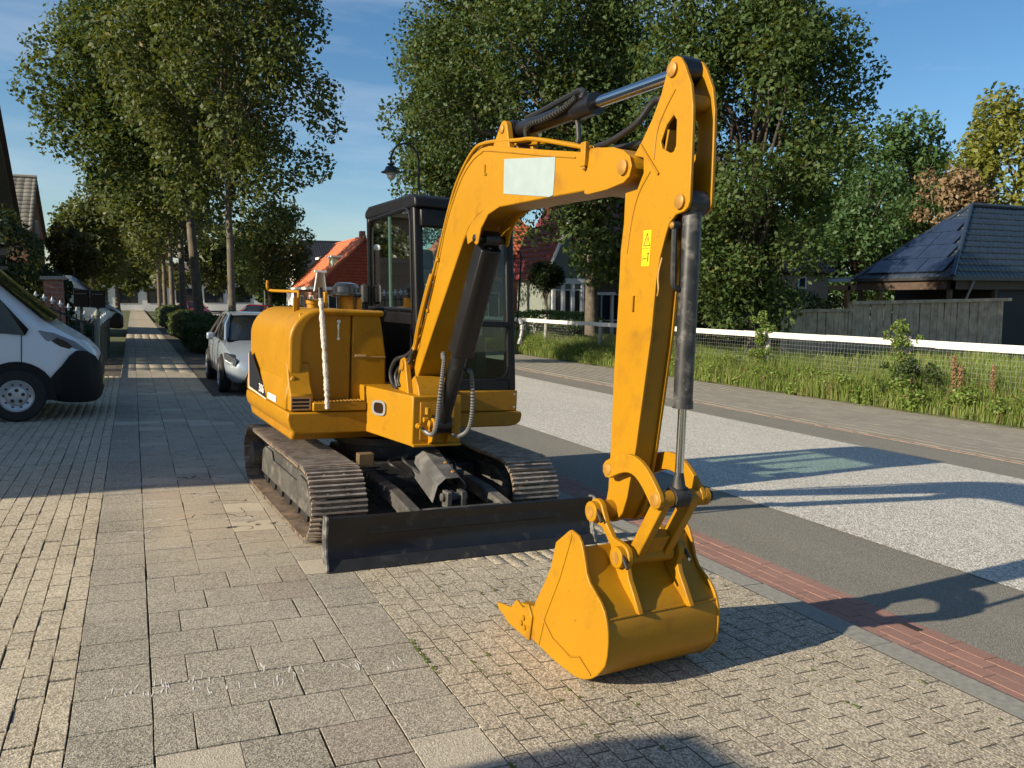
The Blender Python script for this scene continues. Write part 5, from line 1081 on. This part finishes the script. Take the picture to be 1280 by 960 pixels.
# far low shops at the end of the street
h10=empty('house',(-6,118,0),(0,-LEAN,0),'long low white building at the far end of the street','building')
f=MB(); f.box(0,36,0,12,-.5,3.2); f.build('wall',WHT,h10,smooth=False); f=MB(); f.prism([(-.6,3.2),(-.6,3.5),(5,6.0),(12.6,3.4),(12.6,3.2)],-.5,36.5,'x'); f.build('roof',simple('brown felt roof',(.13,.10,.085),.8),h10,smooth=False)
for k in range(10): window(h10,(2+k*3.5,0,1.5),2.4,1.9,'-y',1,GREYD)
# ================================================================ street furniture, fences
def street_lamp(loc,rz,h,label):
    L_=empty('street_lamp',loc,(0,-LEAN,rz),label,'street lamp')
    f=MB(); f.lathe([(.10,0),(.10,.9),(.065,1.0),(.055,h-1.2)],(0,0,0),(0,0,1),14); f.tube(bez([(0,0,h-1.2),(0,0,h-.55),(-.25,0,h-.12),(-.62,0,h),(-1.0,0,h-.15),(-1.22,0,h-.55),(-1.24,0,h-.85)],7),.045,10); f.build('post',LAMPM,L_)
    f=MB(); f.lathe([(.06,.22),(.16,.20),(.16,.14),(.07,.12),(.22,.06),(.30,-.10),(.44,-.16),(.44,-.19),(.1,-.19)],(-1.24,0,h-1.08),(0,0,1),18); hd=f.build('lamp_head',LAMPM,L_); f=MB(); f.lathe([(.21,-.19),(.215,-.27),(.16,-.42),(.05,-.52),(.0,-.53)],(-1.24,0,h-1.08),(0,0,1),16); f.build('lantern_glass',LGLASS,hd)
    return L_
street_lamp((11.75,35.3,.03),0,8.75,'curved street lamp with hanging lantern above the cab roof')
street_lamp((11.6,82,.03),0,8.75,'slim street lamp farther away, left of the orange roofed house')
# white railed wire mesh fence along the verge
FX=15.3; zg=.06
fe=empty('rail_fence',(FX,6,zg),(0,0,0),'white rail and wire mesh fence along the weedy verge','fence')
yy=0; k=0
while yy<32:
    f=MB(); rg=random.Random(k); f.box(-.02,.02,yy+.004,yy+2.996,1.20+rg.uniform(-.008,.008),1.345+rg.uniform(-.008,.008)); f.build('rail',WHTW,fe,.006,smooth=False)
    yy+=3; k+=1
for k in range(8):
    f=MB(); f.lathe([(.075,-.2),(.07,1.40),(.055,1.43),(.0,1.44)],(.10,2.4+k*4.36,0),(0,0,1),12); f.build('post',simple('grey weathered post',(.26,.25,.22),.85,var=.3),fe)
f=MB(); WIRE=simple('galvanised wire',(.30,.30,.28),.5,metal=.3)
t=.0013
for k in range(330): f.box(-.035-t,-.035+t,k*.1-t,k*.1+t,.03,1.2)
for k in range(12): f.box(-.038-t,-.038+t,0,33,.05+k*.1-t,.05+k*.1+t)
wm=f.build('wire_mesh',WIRE,fe,smooth=False)
# grey board fence in front of the houses on the right
bf=empty('board_fence',(19.8,21.4,.28),(0,-LEAN,0),'tall weathered grey board fence below the solar roof','fence')
x=0; k=0; rg=random.Random(11)
while x<11.2:
    wv=rg.uniform(.15,.21); top=(1.72 if x<3.2 else 1.98+.012*(x-3.2))+rg.uniform(-.02,.02); lean=rg.gauss(0,.01)+(-.03 if x>9.5 else 0)
    f=MB(); yo=rg.uniform(0,.045); f.add([(x,yo,-.4),(x+wv-.016,yo,-.4),(x+wv-.016+lean,yo,top),(x+lean,yo,top),(x,yo+.02,-.4),(x+wv-.016,yo+.02,-.4),(x+wv-.016+lean,yo+.02,top),(x+lean,yo+.02,top)],[(0,1,2,3),(7,6,5,4),(0,4,5,1),(1,5,6,2),(2,6,7,3),(3,7,4,0)]); f.build('board',WOODG,bf,smooth=False)
    x+=wv
f=MB(); f.box(-.1,3.2,-.04,.06,1.72,1.82); f.build('cap_rail',WOODG,bf,smooth=False); f=MB(); f.obox((3.15,.0,2.02),(11.6,.0,2.12),.12,.12); f.build('cap_rail',WOODG,bf,smooth=False)
for x in (3.2,6.2,11.15): f=MB(); f.box(x-.06,x+.06,.03,.15,-.4,2.05); f.build('post',WOODG,bf,smooth=False)
# iron gate and fence at the garden left of the walkway
def picket(par,me,x,y,h):
    o=bpy.data.objects.new('picket',me[0]); o.location=(x,y,0); o.scale=(1,1,h); link(o,par)
    q=bpy.data.objects.new('finial',me[1]); q.location=(0,0,1); q.scale=(1,1,1/h); link(q,o)
pk=MB(); pk.box(-.011,.011,-.011,.011,.06,1.0); pm_=pk.mesh('picket'); pm_.materials.append(IRON)
fn=MB(); fn.lathe([(.006,-.01),(.022,.0),(.014,.02),(.030,.045),(.026,.07),(.012,.10),(.0,.13)],(0,0,0),(0,0,1),8); fn.box(-.05,.05,-.008,.008,.045,.065); fm_=fn.mesh('finial'); fm_.materials.append(FINW)
ga=empty('iron_gate',(-2.35,17.0,0),(0,0,0),'ornate dark iron gate with pale spear tips behind the van','gate')
for k in range(14):
    u=k/13; picket(ga,(pm_,fm_),u*1.68,0,1.62-.42*max(0,(u-.35)/.65)**1.3)
f=MB(); f.tube([(u*1.68,0,1.52-.42*max(0,(u-.35)/.65)**1.3) for u in [i/12 for i in range(13)]],.016,8); f.build('top_rail',IRON,ga); f=MB(); f.box(0,1.68,-.015,.015,.12,.16); f.box(0,1.68,-.015,.015,.86,.89); f.build('rail',IRON,ga)
for k in range(5):
    f=MB(); c=.2+k*.3; f.tube([(c+.10*math.cos(a),0,1.0+.10*math.sin(a)) for a in [2*math.pi*i/14 for i in range(15)]],.012,6); f.build('scroll',FINW if k%2 else IRON,ga)
f=MB(); f.lathe([(.05,0),(.05,1.28),(.065,1.30),(.055,1.36),(.0,1.43)],(1.76,0,0),(0,0,1),12); f.build('gate_post',simple('pale green post',(.16,.17,.13),.6),ga)
fi=empty('iron_fence',(-.58,17.2,0),(0,0,0),'dark iron picket fence running along the left of the walkway','fence')
for k in range(60): picket(fi,(pm_,fm_),0,k*.14,1.12+.04*math.sin(k*.6))
f=MB(); f.box(-.015,.015,0,8.4,.15,.19); f.box(-.015,.015,0,8.4,.98,1.02); f.build('rail',IRON,fi)
for i,(x,lab) in enumerate(((-1.02,'left of two black letter boxes on posts behind the iron gate'),(-.70,'right of two black letter boxes on posts behind the iron gate'))):
    r_=empty('letter_box',(x,20.5,0),(0,0,0),lab,'letter box'); f=MB(); f.box(-.15,.15,-.1,.1,1.40,1.78); bx_=f.build('box',simple('black letter box paint',(.005,.005,.005),.8,spec=.1),r_,.01); f=MB(); f.box(-.11,.11,-.106,-.1,1.68,1.70); f.build('slot',GREYD,bx_); f=MB(); f.box(-.03,.03,-.03,.03,-.1,1.40); f.build('post',IRON,r_)
r_=empty('brick_pillar',(-1.62,22.5,0),(0,-LEAN,0),'red brick garden pillar behind the spear tipped gate','pillar'); f=MB(); f.box(-.2,.2,-.2,.2,-.3,2.0); f.build('shaft',BRKR,r_,smooth=False); f=MB(); f.box(-.26,.26,-.26,.26,2.0,2.08); f.build('cap',CONC,r_,smooth=False)
pg=empty('garden_arbor',(-3.2,20.5,-.05),(0,-LEAN,0),'dark timber arbor with pale ball finials at the left edge','arbor')
for x in (.25,.62):
    f=MB(); f.box(x-.06,x+.06,-.06,.06,-.2,2.75); p_=f.build('post',simple('brown beam',(.07,.045,.03),.7),pg,smooth=False); f=MB(); f.lathe([(.03,0),(.07,.03),(.085,.09),(.06,.15),(0,.17)],(x,0,2.75),(0,0,1),12); f.build('ball_finial',FINW,p_)
f=MB(); f.box(-1.2,.9,-.05,.05,2.45,2.58); f.box(-1.2,.9,-.05,.05,2.15,2.22); f.build('beam',WOODD,pg,smooth=False); f=MB(); f.box(-1.2,.2,.2,.25,-.1,2.5); f.build('lattice',WOODD,pg,smooth=False)
# ================================================================ trees and plants
def leaves(rng,centers,rads,n,size,flat=.75,droop=0,squash=1.):
    centers=np.array(centers); rads=np.array(rads); w_=rads**2; idx=rng.choice(len(centers),n,p=w_/w_.sum())
    d=rng.normal(size=(n,3)); d/=np.linalg.norm(d,axis=1)[:,None]; rr=rng.uniform(.25,1,n)**.55
    P=centers[idx]+d*(rads[idx]*rr)[:,None]*np.array([1,1,squash])
    nrm=rng.normal(size=(n,3))*np.array([1,1,1])+d*.5+np.array([0,0,flat]); nrm/=np.linalg.norm(nrm,axis=1)[:,None]
    a=np.cross(nrm,rng.normal(size=(n,3))); a/=np.linalg.norm(a,axis=1)[:,None]; a[:,2]-=droop; b=np.cross(nrm,a)
    s=size*rng.uniform(.6,1.35,n)[:,None]
    V=np.stack([P-a*s*.5,P+b*s*.34-a*s*.02+nrm*s*.08,P+a*s*.62,P-b*s*.34-a*s*.02+nrm*s*.08],1).reshape(-1,3)
    F=np.arange(n*4).reshape(-1,4); return V,F
def crown_centers(rng,n,c,rad,rmin,rmax,hollow=.35,low=-1):
    out=[];rs=[]
    while len(out)<n:
        d=rng.normal(size=3); d/=np.linalg.norm(d)
        if d[2]<low: continue
        t=rng.uniform(hollow,1.0)**.6; out.append(np.array(c)+d*np.array(rad)*t*rng.uniform(.86,1.08)); rs.append(rng.uniform(rmin,rmax))
    return out,rs
def limb(m,p,q,r0,r1,rng,k=5,wob=.12):
    p=np.array(p);q=np.array(q); L=np.linalg.norm(q-p); pts=[]
    for i in range(k+1):
        t=i/k; w_=(rng.normal(size=3)*wob*L*.25 if 0<i<k else 0); x=p+(q-p)*t+w_+np.array([0,0,L*.10*math.sin(math.pi*t)]); pts.append(tuple(x))
    m.tube(pts,[r0+(r1-r0)*i/k for i in range(k+1)],7)
def tree(name,label,loc,trunk_h,tr,c,rad,ncl,rcl,nleaf,lsize,lmat,seed,bark=BARK,group=None,low=-1,extra=None,lean=0,hollow=.35,cat='tree'):
    rng=np.random.default_rng(seed); T=empty(name,loc,(0,-LEAN,0),label,cat,group)
    cs,rs=crown_centers(rng,ncl,c,rad,rcl[0],rcl[1],hollow,low)
    if extra:
        for e in extra: cs.append(np.array(e[:3])); rs.append(e[3])
    m=MB(); top=(c[0]*.7+lean,c[1]*.7,c[2]+rad[2]*.35)
    pts=[(0,0,-.3),(0,0,.0),(.03*tr,0,.25),(lean*.2,.02,trunk_h*.35),(lean*.5,-.03,trunk_h*.7),(lean*.8,0,trunk_h),top]
    m.tube(bez(pts,4)[0:],[tr*1.5*(1-.0*i)+0 if i<3 else max(tr*(1.12-.3*i/12) if i<20 else tr*(.62-.5*(i-20)/6),.04) for i in range(len(bez(pts,4)))],12)
    order=rng.permutation(len(cs))[:max(10,ncl//3)]
    for i in order:
        q=cs[i]; t=rng.uniform(.0,.9); z0=trunk_h*.85+(top[2]-trunk_h)*t*.8; s=np.array([lean*.8+(top[0]-lean*.8)*t*.8,(top[1])*t*.8,z0]); r0=tr*(.42-.25*t); limb(m,s,q,max(.035,r0),.018,rng)
    m.build('trunk',bark,T,ang=60)
    V,F=leaves(rng,cs,rs,nleaf,lsize); me=npmesh('crown',V,F,lmat); o=bpy.data.objects.new('crown',me); link(o,T)
    return T
G1='street trees in a row beside the walkway'
# row of street oaks on the left
tree('oak_tree','oak nearest the silver car with pale glossy leaves, first of the row',(2.6,24.3,0),4.7,.125,(.1,0,8.4),(2.6,2.7,4.6),95,(.55,1.0),36000,.13,LF_OAK,21,group=G1,extra=[(.5,-.3,4.3,.5),(-.5,.2,4.6,.55),(2.2,-1,5.4,.6),(2.6,-.6,6.6,.6),(1.6,.2,5.0,.5)])
tree('oak_tree','big dark oak with a two toned trunk, second of the row beside the hedges',(2.45,34.5,0),6.2,.22,(-1.25,0,10.0),(3.5,3.9,5.2),130,(.75,1.3),48000,.165,LF_OAK2,22,group=G1,lean=-.4,extra=[(-5.2,-1,9.0,.75),(-5.0,0,9.9,.75),(-4.3,-.5,7.6,.75),(-4.6,0,8.3,.8)])
tree('oak_tree','slender oak, third of the row beside the walkway',(2.5,47,0),6.0,.2,(-.6,0,9.8),(3.8,4,4.8),70,(.9,1.4),10000,.26,LF_OAK,23,group=G1)
tree('oak_tree','slender oak, fourth of the row beside the walkway',(2.5,60,0),6.0,.2,(-.6,0,9.8),(3.8,4,4.8),60,(.9,1.5),7000,.32,LF_FAR,24,group=G1)
tree('oak_tree','slender oak, fifth of the row beside the walkway',(2.45,72,0),6.0,.2,(-1,0,9.6),(4,4,4.8),60,(.9,1.5),6000,.36,LF_FAR,25,group=G1)
tree('oak_tree','farthest slender oak at the end of the walkway row',(2.4,86,0),6.0,.2,(-1,0,9.6),(4,4,4.8),60,(.9,1.5),6000,.36,LF_FAR,26,group=G1)
# trees behind the left gardens and at the end of the street
tree('garden_tree','yellowish round tree above the roofs left of the walkway',(-2.4,66,-.1),3,.25,(0,0,5.6),(2.3,2.3,3.4),60,(.8,1.3),9000,.3,LF_FAR,31)
tree('garden_tree','dark green tree behind the yellowish round tree at left',(-3.4,90,-.2),3,.25,(0,0,6.2),(3.2,3,3.6),60,(.9,1.5),8000,.4,LF_OAK2,32)
tree('weeping_conifer','small brownish weeping conifer behind the letter boxes',(-2.35,45,0),1.5,.14,(0,0,3.6),(1.1,1.1,1.5),30,(.3,.5),6000,.16,LF_CON,33,cat='conifer')
tree('street_tree','round dark tree across the road left of the orange roofed house',(10.9,74,.05),3,.25,(.5,0,6.3),(3.6,3.5,3.8),60,(.8,1.3),9000,.3,LF_OAK2,34)
tree('street_tree','dark tree at the far end of the street behind the trunks',(6.5,100,0),3,.3,(0,0,7),(6,5,5),60,(1,1.7),8000,.5,LF_FAR,35)
tree('street_tree','broad tree at the far end of the street left of the trunks',(-1.5,105,0),3,.3,(0,0,7),(6,5,5.5),60,(1,1.7),8000,.5,LF_FAR,36)
tree('street_tree','low dark tree at the far end right of the first oak',(13.8,98,.05),3,.3,(0,0,5.5),(4.5,4,4.5),50,(1,1.7),7000,.45,LF_OAK2,37)
# big trees across the road behind the boom
tree('broad_tree','large leafy tree whose pale trunk stands behind the white rail',(17.0,29.2,.12),6.2,.30,(-1.9,1.0,11.2),(4.9,4.6,5.8),190,(.75,1.35),66000,.165,LF_OAK2,41,extra=[(-2.2,-1,5.9,.8),(-1.2,-1,5.3,.7),(1.2,-1.2,4.2,.6),(.2,-.6,3.4,.45),(.9,-.5,2.9,.5),(-.6,-.4,5.0,.5),(3.4,.3,10.2,1.1),(3.5,0,12,1.2),(3.0,.5,13.6,1.2),(3.2,.4,8.4,1.0),(-7.2,0,8.8,.8),(-7.4,0,10.2,.8),(-6.6,0,7.9,.7)])
tree('broad_tree','tall leafy tree behind the boom, left of the pale trunk',(16.6,42.5,.1),4.5,.26,(-.3,0,10.5),(3.6,3.6,6.0),110,(.8,1.4),30000,.22,LF_OAK2,42,bark=BARKD)
tree('maple_tree','dense dark maple right of the arm with low hanging branches',(18.0,20.8,.2),3.2,.21,(-.1,.2,7.2),(3.0,3.0,5.7),150,(.6,1.05),58000,.145,LF_MAP,43,bark=BARKD,extra=[(-2.5,0,2.9,.9),(-1.4,-.5,2.5,.8),(.6,.2,2.3,.6),(-3.0,.4,4.0,.9),(-3.4,.6,7.5,1.0),(-3.3,.6,9.2,1.0),(-3.0,.5,10.8,1.0),(3.6,-.6,8.2,.7),(3.9,-.6,9.4,.7),(3.3,-.4,6.9,.7),(-1.0,1.5,2.2,.8)])
tree('garden_tree','second dark tree behind the maple beside the arm',(18.5,28,.25),3,.2,(0,0,6),(3.4,3,4.5),60,(.8,1.3),9000,.24,LF_OAK2,44,bark=BARKD)
tree('ball_tree','clipped ball shaped tree on a thin stem before the burgundy house',(16.9,33.0,.15),2.2,.055,(0,0,3.15),(.78,.78,.55),60,(.2,.32),9000,.10,LF_DARK,45,hollow=.1,cat='topiary')
tree('conifer_tree','pointed conifer between the two red roofed houses',(28.2,62,.6),3,.2,(0,0,6.4),(1.6,1.6,4.6),50,(.5,.8),5000,.3,LF_LOC,46,cat='conifer')
# trees on the right behind the houses
tree('locust_tree','large bright green locust tree between the two houses on the right',(49,45,1.6),4,.3,(0,0,6.4),(6.0,5.5,5.4),120,(.9,1.6),22000,.30,LF_LOC,51)
tree('locust_tree','smaller green tree left of the large locust',(45.5,52,1.4),4,.3,(-1,0,6.0),(3.6,3.5,4.4),60,(.8,1.3),8000,.32,LF_FAR,52)
tree('withered_tree','withered brown leaved tree above the solar roof',(50.5,39.5,1.6),4,.2,(0,0,7.0),(2.4,2.4,4.3),40,(.6,1.0),5000,.30,LF_BRN,53)
tree('yellowing_tree','tall yellow green tree at the right edge above the dark roof',(59,40,2.0),5,.35,(-.5,0,9.5),(5.4,5,7.5),110,(.9,1.7),16000,.36,LF_YEL,54)
tree('yellowing_tree','dark green tall tree behind the yellow green one',(58,50,2.0),5,.35,(-1,0,10.5),(5.5,5,7),90,(1,1.7),12000,.4,LF_LOC,55)
tree('garden_tree','dense dark tree filling the gap behind the shelter',(40,48,1.2),3,.25,(0,0,4.5),(4.0,4,4.2),60,(.9,1.4),8000,.32,LF_OAK2,56)
# tree belt on the horizon so the street closes
rng=np.random.default_rng(9); cs=[];rs=[]
for k in range(260):
    a=rng.uniform(-.25,1.55); d=rng.uniform(170,210); x=d*math.sin(a); y=d*math.cos(a); cs.append(np.array((x,y,rng.uniform(1,8)+tz(x)*.9))); rs.append(rng.uniform(2.5,4.5))
V,F=leaves(rng,cs,rs,26000,1.3); me=npmesh('distant_trees',V,F,LF_FAR); o=bpy.data.objects.new('distant_trees',me); link(o); tag(o,'distant belt of trees closing the horizon','trees',kind='stuff')
# hedges between walkway and road
def hedge(loc,sx,sy,sz,n,label,mat=LF_HEDGE,seed=1,name='hedge',size=.075,cat='hedge'):
    rng=np.random.default_rng(seed); Hd=empty(name,loc,(0,0,0),label,cat)
    u=rng.normal(size=(n,3)); u/=np.linalg.norm(u,axis=1)[:,None]; q=4.0; r=(np.abs(u)**q).sum(1)**(-1/q); P=u*(r*rng.uniform(.88,1.03,n))[:,None]
    bumpy=1+.05*np.sin(P[:,0]*7+seed)*np.sin(P[:,1]*9)+.05*np.sin(P[:,2]*11+2)
    P=P*bumpy[:,None]*np.array([sx/2,sy/2,sz/2])+np.array([0,0,sz/2]); P=P[P[:,2]>0]; n=len(P)
    nr=rng.normal(size=(n,3))*.8+(P-np.array([0,0,sz/2]))/np.array([sx/2,sy/2,sz/2]); nr/=np.linalg.norm(nr,axis=1)[:,None]; a=np.cross(nr,rng.normal(size=(n,3))); a/=np.linalg.norm(a,axis=1)[:,None]; b=np.cross(nr,a); s=size*rng.uniform(.6,1.4,n)[:,None]
    V=np.stack([P-a*s*.5,P+b*s*.35+nr*s*.1,P+a*s*.6,P-b*s*.35+nr*s*.1],1).reshape(-1,3); me=npmesh('foliage',V,np.arange(n*4).reshape(-1,4),mat); o=bpy.data.objects.new('foliage',me); link(o,Hd)
    m=MB(); 
    for k in range(5): x=rng.uniform(-sx*.25,sx*.25); y=rng.uniform(-sy*.35,sy*.35); m.tube([(x,y,-.05),(x*1.1,y*1.1,sz*.4),(x*1.4,y*1.2,sz*.75)],[.03,.025,.012],6)
    m.build('stems',BARKD,Hd); return Hd
hedge((2.3,28.2,0),1.6,3.4,1.12,9000,'nearest clipped box hedge right of the walkway, behind the silver car',seed=61)
hedge((2.3,37.5,0),1.7,8.0,1.15,12000,'long middle box hedge right of the walkway',seed=62)
hedge((2.2,53.0,0),1.7,12.0,1.2,10000,'farthest box hedge right of the walkway',seed=63,size=.12)
hedge((-3.6,23.6,-.1),3.0,3.0,3.7,14000,'dark ivy covered mass behind the van and gate',LF_DARK,64,'ivy_bush',.11,'bush')
hedge((-3.2,31,-.1),2.6,6,2.6,9000,'dark garden shrubs beyond the iron fence',LF_DARK,65,'garden_shrub',.13,'bush')
hedge((-1.6,29.5,0),1.2,3.0,.75,5000,'low clipped bush beside the iron fence',LF_HEDGE,66,'low_bush',.08,'bush')
hedge((19.3,36.8,.25),5.0,1.6,1.5,7000,'garden bushes in front of the burgundy house',LF_WEED,67,'garden_shrub',.12,'bush')
hedge((17.2,31.4,.15),2.2,1.2,1.2,4000,'dark rounded bush behind the fence, left of the pale trunk',LF_HEDGE,68,'garden_shrub',.09,'bush')
hedge((23.5,26.5,.4),6.5,2.0,2.6,9000,'shaded shrubs behind the maple trunk',LF_DARK,69,'garden_shrub',.13,'bush')
hedge((13.0,68,0),6,2,1.4,4000,'bushes before the orange roofed house across the road',LF_HEDGE,70,'garden_shrub',.2,'bush')
# weeds on the verge: blades and broad leaves
def blades(n,xr,yr,hfun,wid,rng,bend=.5,den=None):
    x=rng.uniform(*xr,n); y=rng.uniform(*yr,n)
    if den is not None: k=rng.uniform(size=n)<den(x,y); x=x[k];y=y[k]; n=len(x)
    h=hfun(x,y)*rng.uniform(.5,1.25,n); a=rng.uniform(0,2*np.pi,n); l=rng.uniform(0,bend,n)*h; d=np.stack([np.cos(a),np.sin(a)],1); wv=wid*rng.uniform(.6,1.4,n)
    z=np.where(x>14,.03+SL*(x-14),.0)
    s=np.stack([-d[:,1],d[:,0]],1)*wv[:,None]; b=np.stack([x,y],1)
    def P(bb,zz): return np.concatenate([bb,zz[:,None]],1)
    V=np.stack([P(b-s,z-.02),P(b+s,z-.02),P(b+d*(l*.35)[:,None]+s*.8,z+h*.6),P(b+d*(l*.35)[:,None]-s*.8,z+h*.6),P(b+d*l[:,None]+s*.12,z+h),P(b+d*l[:,None]-s*.12,z+h)],1).reshape(-1,3)
    i=np.arange(n)[:,None]*6; F=np.concatenate([i+np.array([0,1,2,3]),i+np.array([3,2,4,5])]); return V,F
rng=np.random.default_rng(77)
def patch(x,y,f=1.): return .5+.5*np.sin(x*1.7*f+1.3*np.sin(y*.9*f))*np.sin(y*1.3*f+.8*np.sin(x*1.1*f))
hf=lambda x,y: .12+.34*np.clip((x-14.0)/1.3,0,1)+.26*patch(x,y)
V,F=blades(120000,(14.05,17.2),(6,36),hf,.0075,rng,.7,lambda x,y:.35+.65*patch(x+3,y,1.4)); me=npmesh('verge_grass',V,F,LF_GRASS); o=bpy.data.objects.new('verge_grass',me); link(o); tag(o,'tangled grass and weeds on the verge around the rail fence','grass',kind='stuff')
V,F=blades(70000,(17.0,26),(6,36),lambda x,y:.25+.25*patch(x,y),.011,rng,.7,lambda x,y:.3+.7*patch(x+3,y,.8)); me=npmesh('field_grass',V,F,LF_GRASS); o=bpy.data.objects.new('field_grass',me); link(o); tag(o,'grass behind the rail fence','grass',kind='stuff')
cs=[];rs=[]
for k in range(420):
    y=rng.uniform(6,36); x=14.15+abs(rng.normal(0,1.1)); cs.append(np.array((x,y,.06+SL*(x-14)+rng.uniform(.02,.30+.25*patch(x*1.3,y*1.1))))); rs.append(rng.uniform(.08,.30))
V,F=leaves(rng,cs,rs,42000,.065,1.2,squash=.8); me=npmesh('verge_weeds',V,F,LF_WEED); o=bpy.data.objects.new('verge_weeds',me); link(o); tag(o,'low broad leaved weeds along the far pavement edge','weeds',kind='stuff')
def climber(loc,h,wd,n,label,seed,mat=LF_WEED,dry=True):
    rng=np.random.default_rng(seed); T=empty('climbing_plant',loc,(0,-LEAN,0),label,'plant','plants climbing the rail fence'); cs=[];rs=[]
    for k in range(34): z=rng.uniform(.05,1)*h; cs.append(np.array((rng.normal(0,wd*.35),rng.normal(0,wd*.5)*(1-.4*z/h),z))); rs.append(rng.uniform(.07,.16))
    m=MB()
    for k in range(7): q=cs[rng.integers(len(cs))]; m.tube([(rng.normal(0,.05),rng.normal(0,.05),-.05),tuple(q*np.array([.6,.6,.55])),tuple(q)],[.012,.01,.005],5)
    m.build('stems',BARKD,T); V,F=leaves(rng,cs,rs,n,.06,.6); me=npmesh('foliage',V,F,mat); o=bpy.data.objects.new('foliage',me); link(o,T)
climber((15.22,17.1,.08),1.75,.42,2600,'leafy creeper wound round a fence post right of the arm',81)
climber((15.22,12.75,.08),1.62,.46,2400,'half withered creeper on the fence nearer the right edge',82)
climber((15.05,12.1,.08),.85,.8,2400,'dark low bramble beside the half withered creeper',83,LF_HEDGE)
for k,(y,h) in enumerate(((11.35,1.05),(11.2,.85),(10.5,.9),(9.65,1.0))):
    rngk=np.random.default_rng(90+k); T=empty('dock_stem',(15.12,y,.07),(0,-LEAN,0),['tallest rusty dock stem by the rail fence','rusty dock stem just right of the tallest one','rusty dock stem in the middle of the right hand verge','rusty dock stem nearest the right edge'][k],'plant','dry dock stems on the verge'); m=MB(); m.tube([(0,0,-.05),(.01,.02,h*.5),(.0,.03,h)],[.008,.007,.003],6); m.build('stem',BARKD,T)
    cs=[np.array((0,.02,h*t)) for t in np.linspace(.3,1,12)]; V,F=leaves(rngk,cs,[.05]*12,700,.03); me=npmesh('seed_head',V,F,LF_DRY); o=bpy.data.objects.new('seed_head',me); link(o,T)
# moss tufts in the paving joints
V1=[];F1=[]
rng=np.random.default_rng(5); n=900
x=np.where(rng.uniform(size=n)<.4,1.275+rng.normal(0,.012,n),rng.uniform(1.3,3.45,n)); y=rng.uniform(2.2,6.0,n); j=np.round((x-1.2735)/.1015)*.1015+1.2735; x=j+rng.normal(0,.004,n)
k=patch(x*3,y*2)>.55; x=x[k];y=y[k]; n=len(x)
s=rng.uniform(.004,.011,n); a=rng.uniform(0,6.28,n); V=np.stack([np.stack([x+s*np.cos(a+t),y+1.6*s*np.sin(a+t),np.full(n,.001)+ (s*.8 if t in (0,2.1) else 0)],1) for t in (0,1.5,2.1,4.2)],1).reshape(-1,3)
me=npmesh('joint_moss',V,np.arange(n*4).reshape(-1,4),LF_WEED); o=bpy.data.objects.new('joint_moss',me); link(o,rp); o['kind']='stuff'
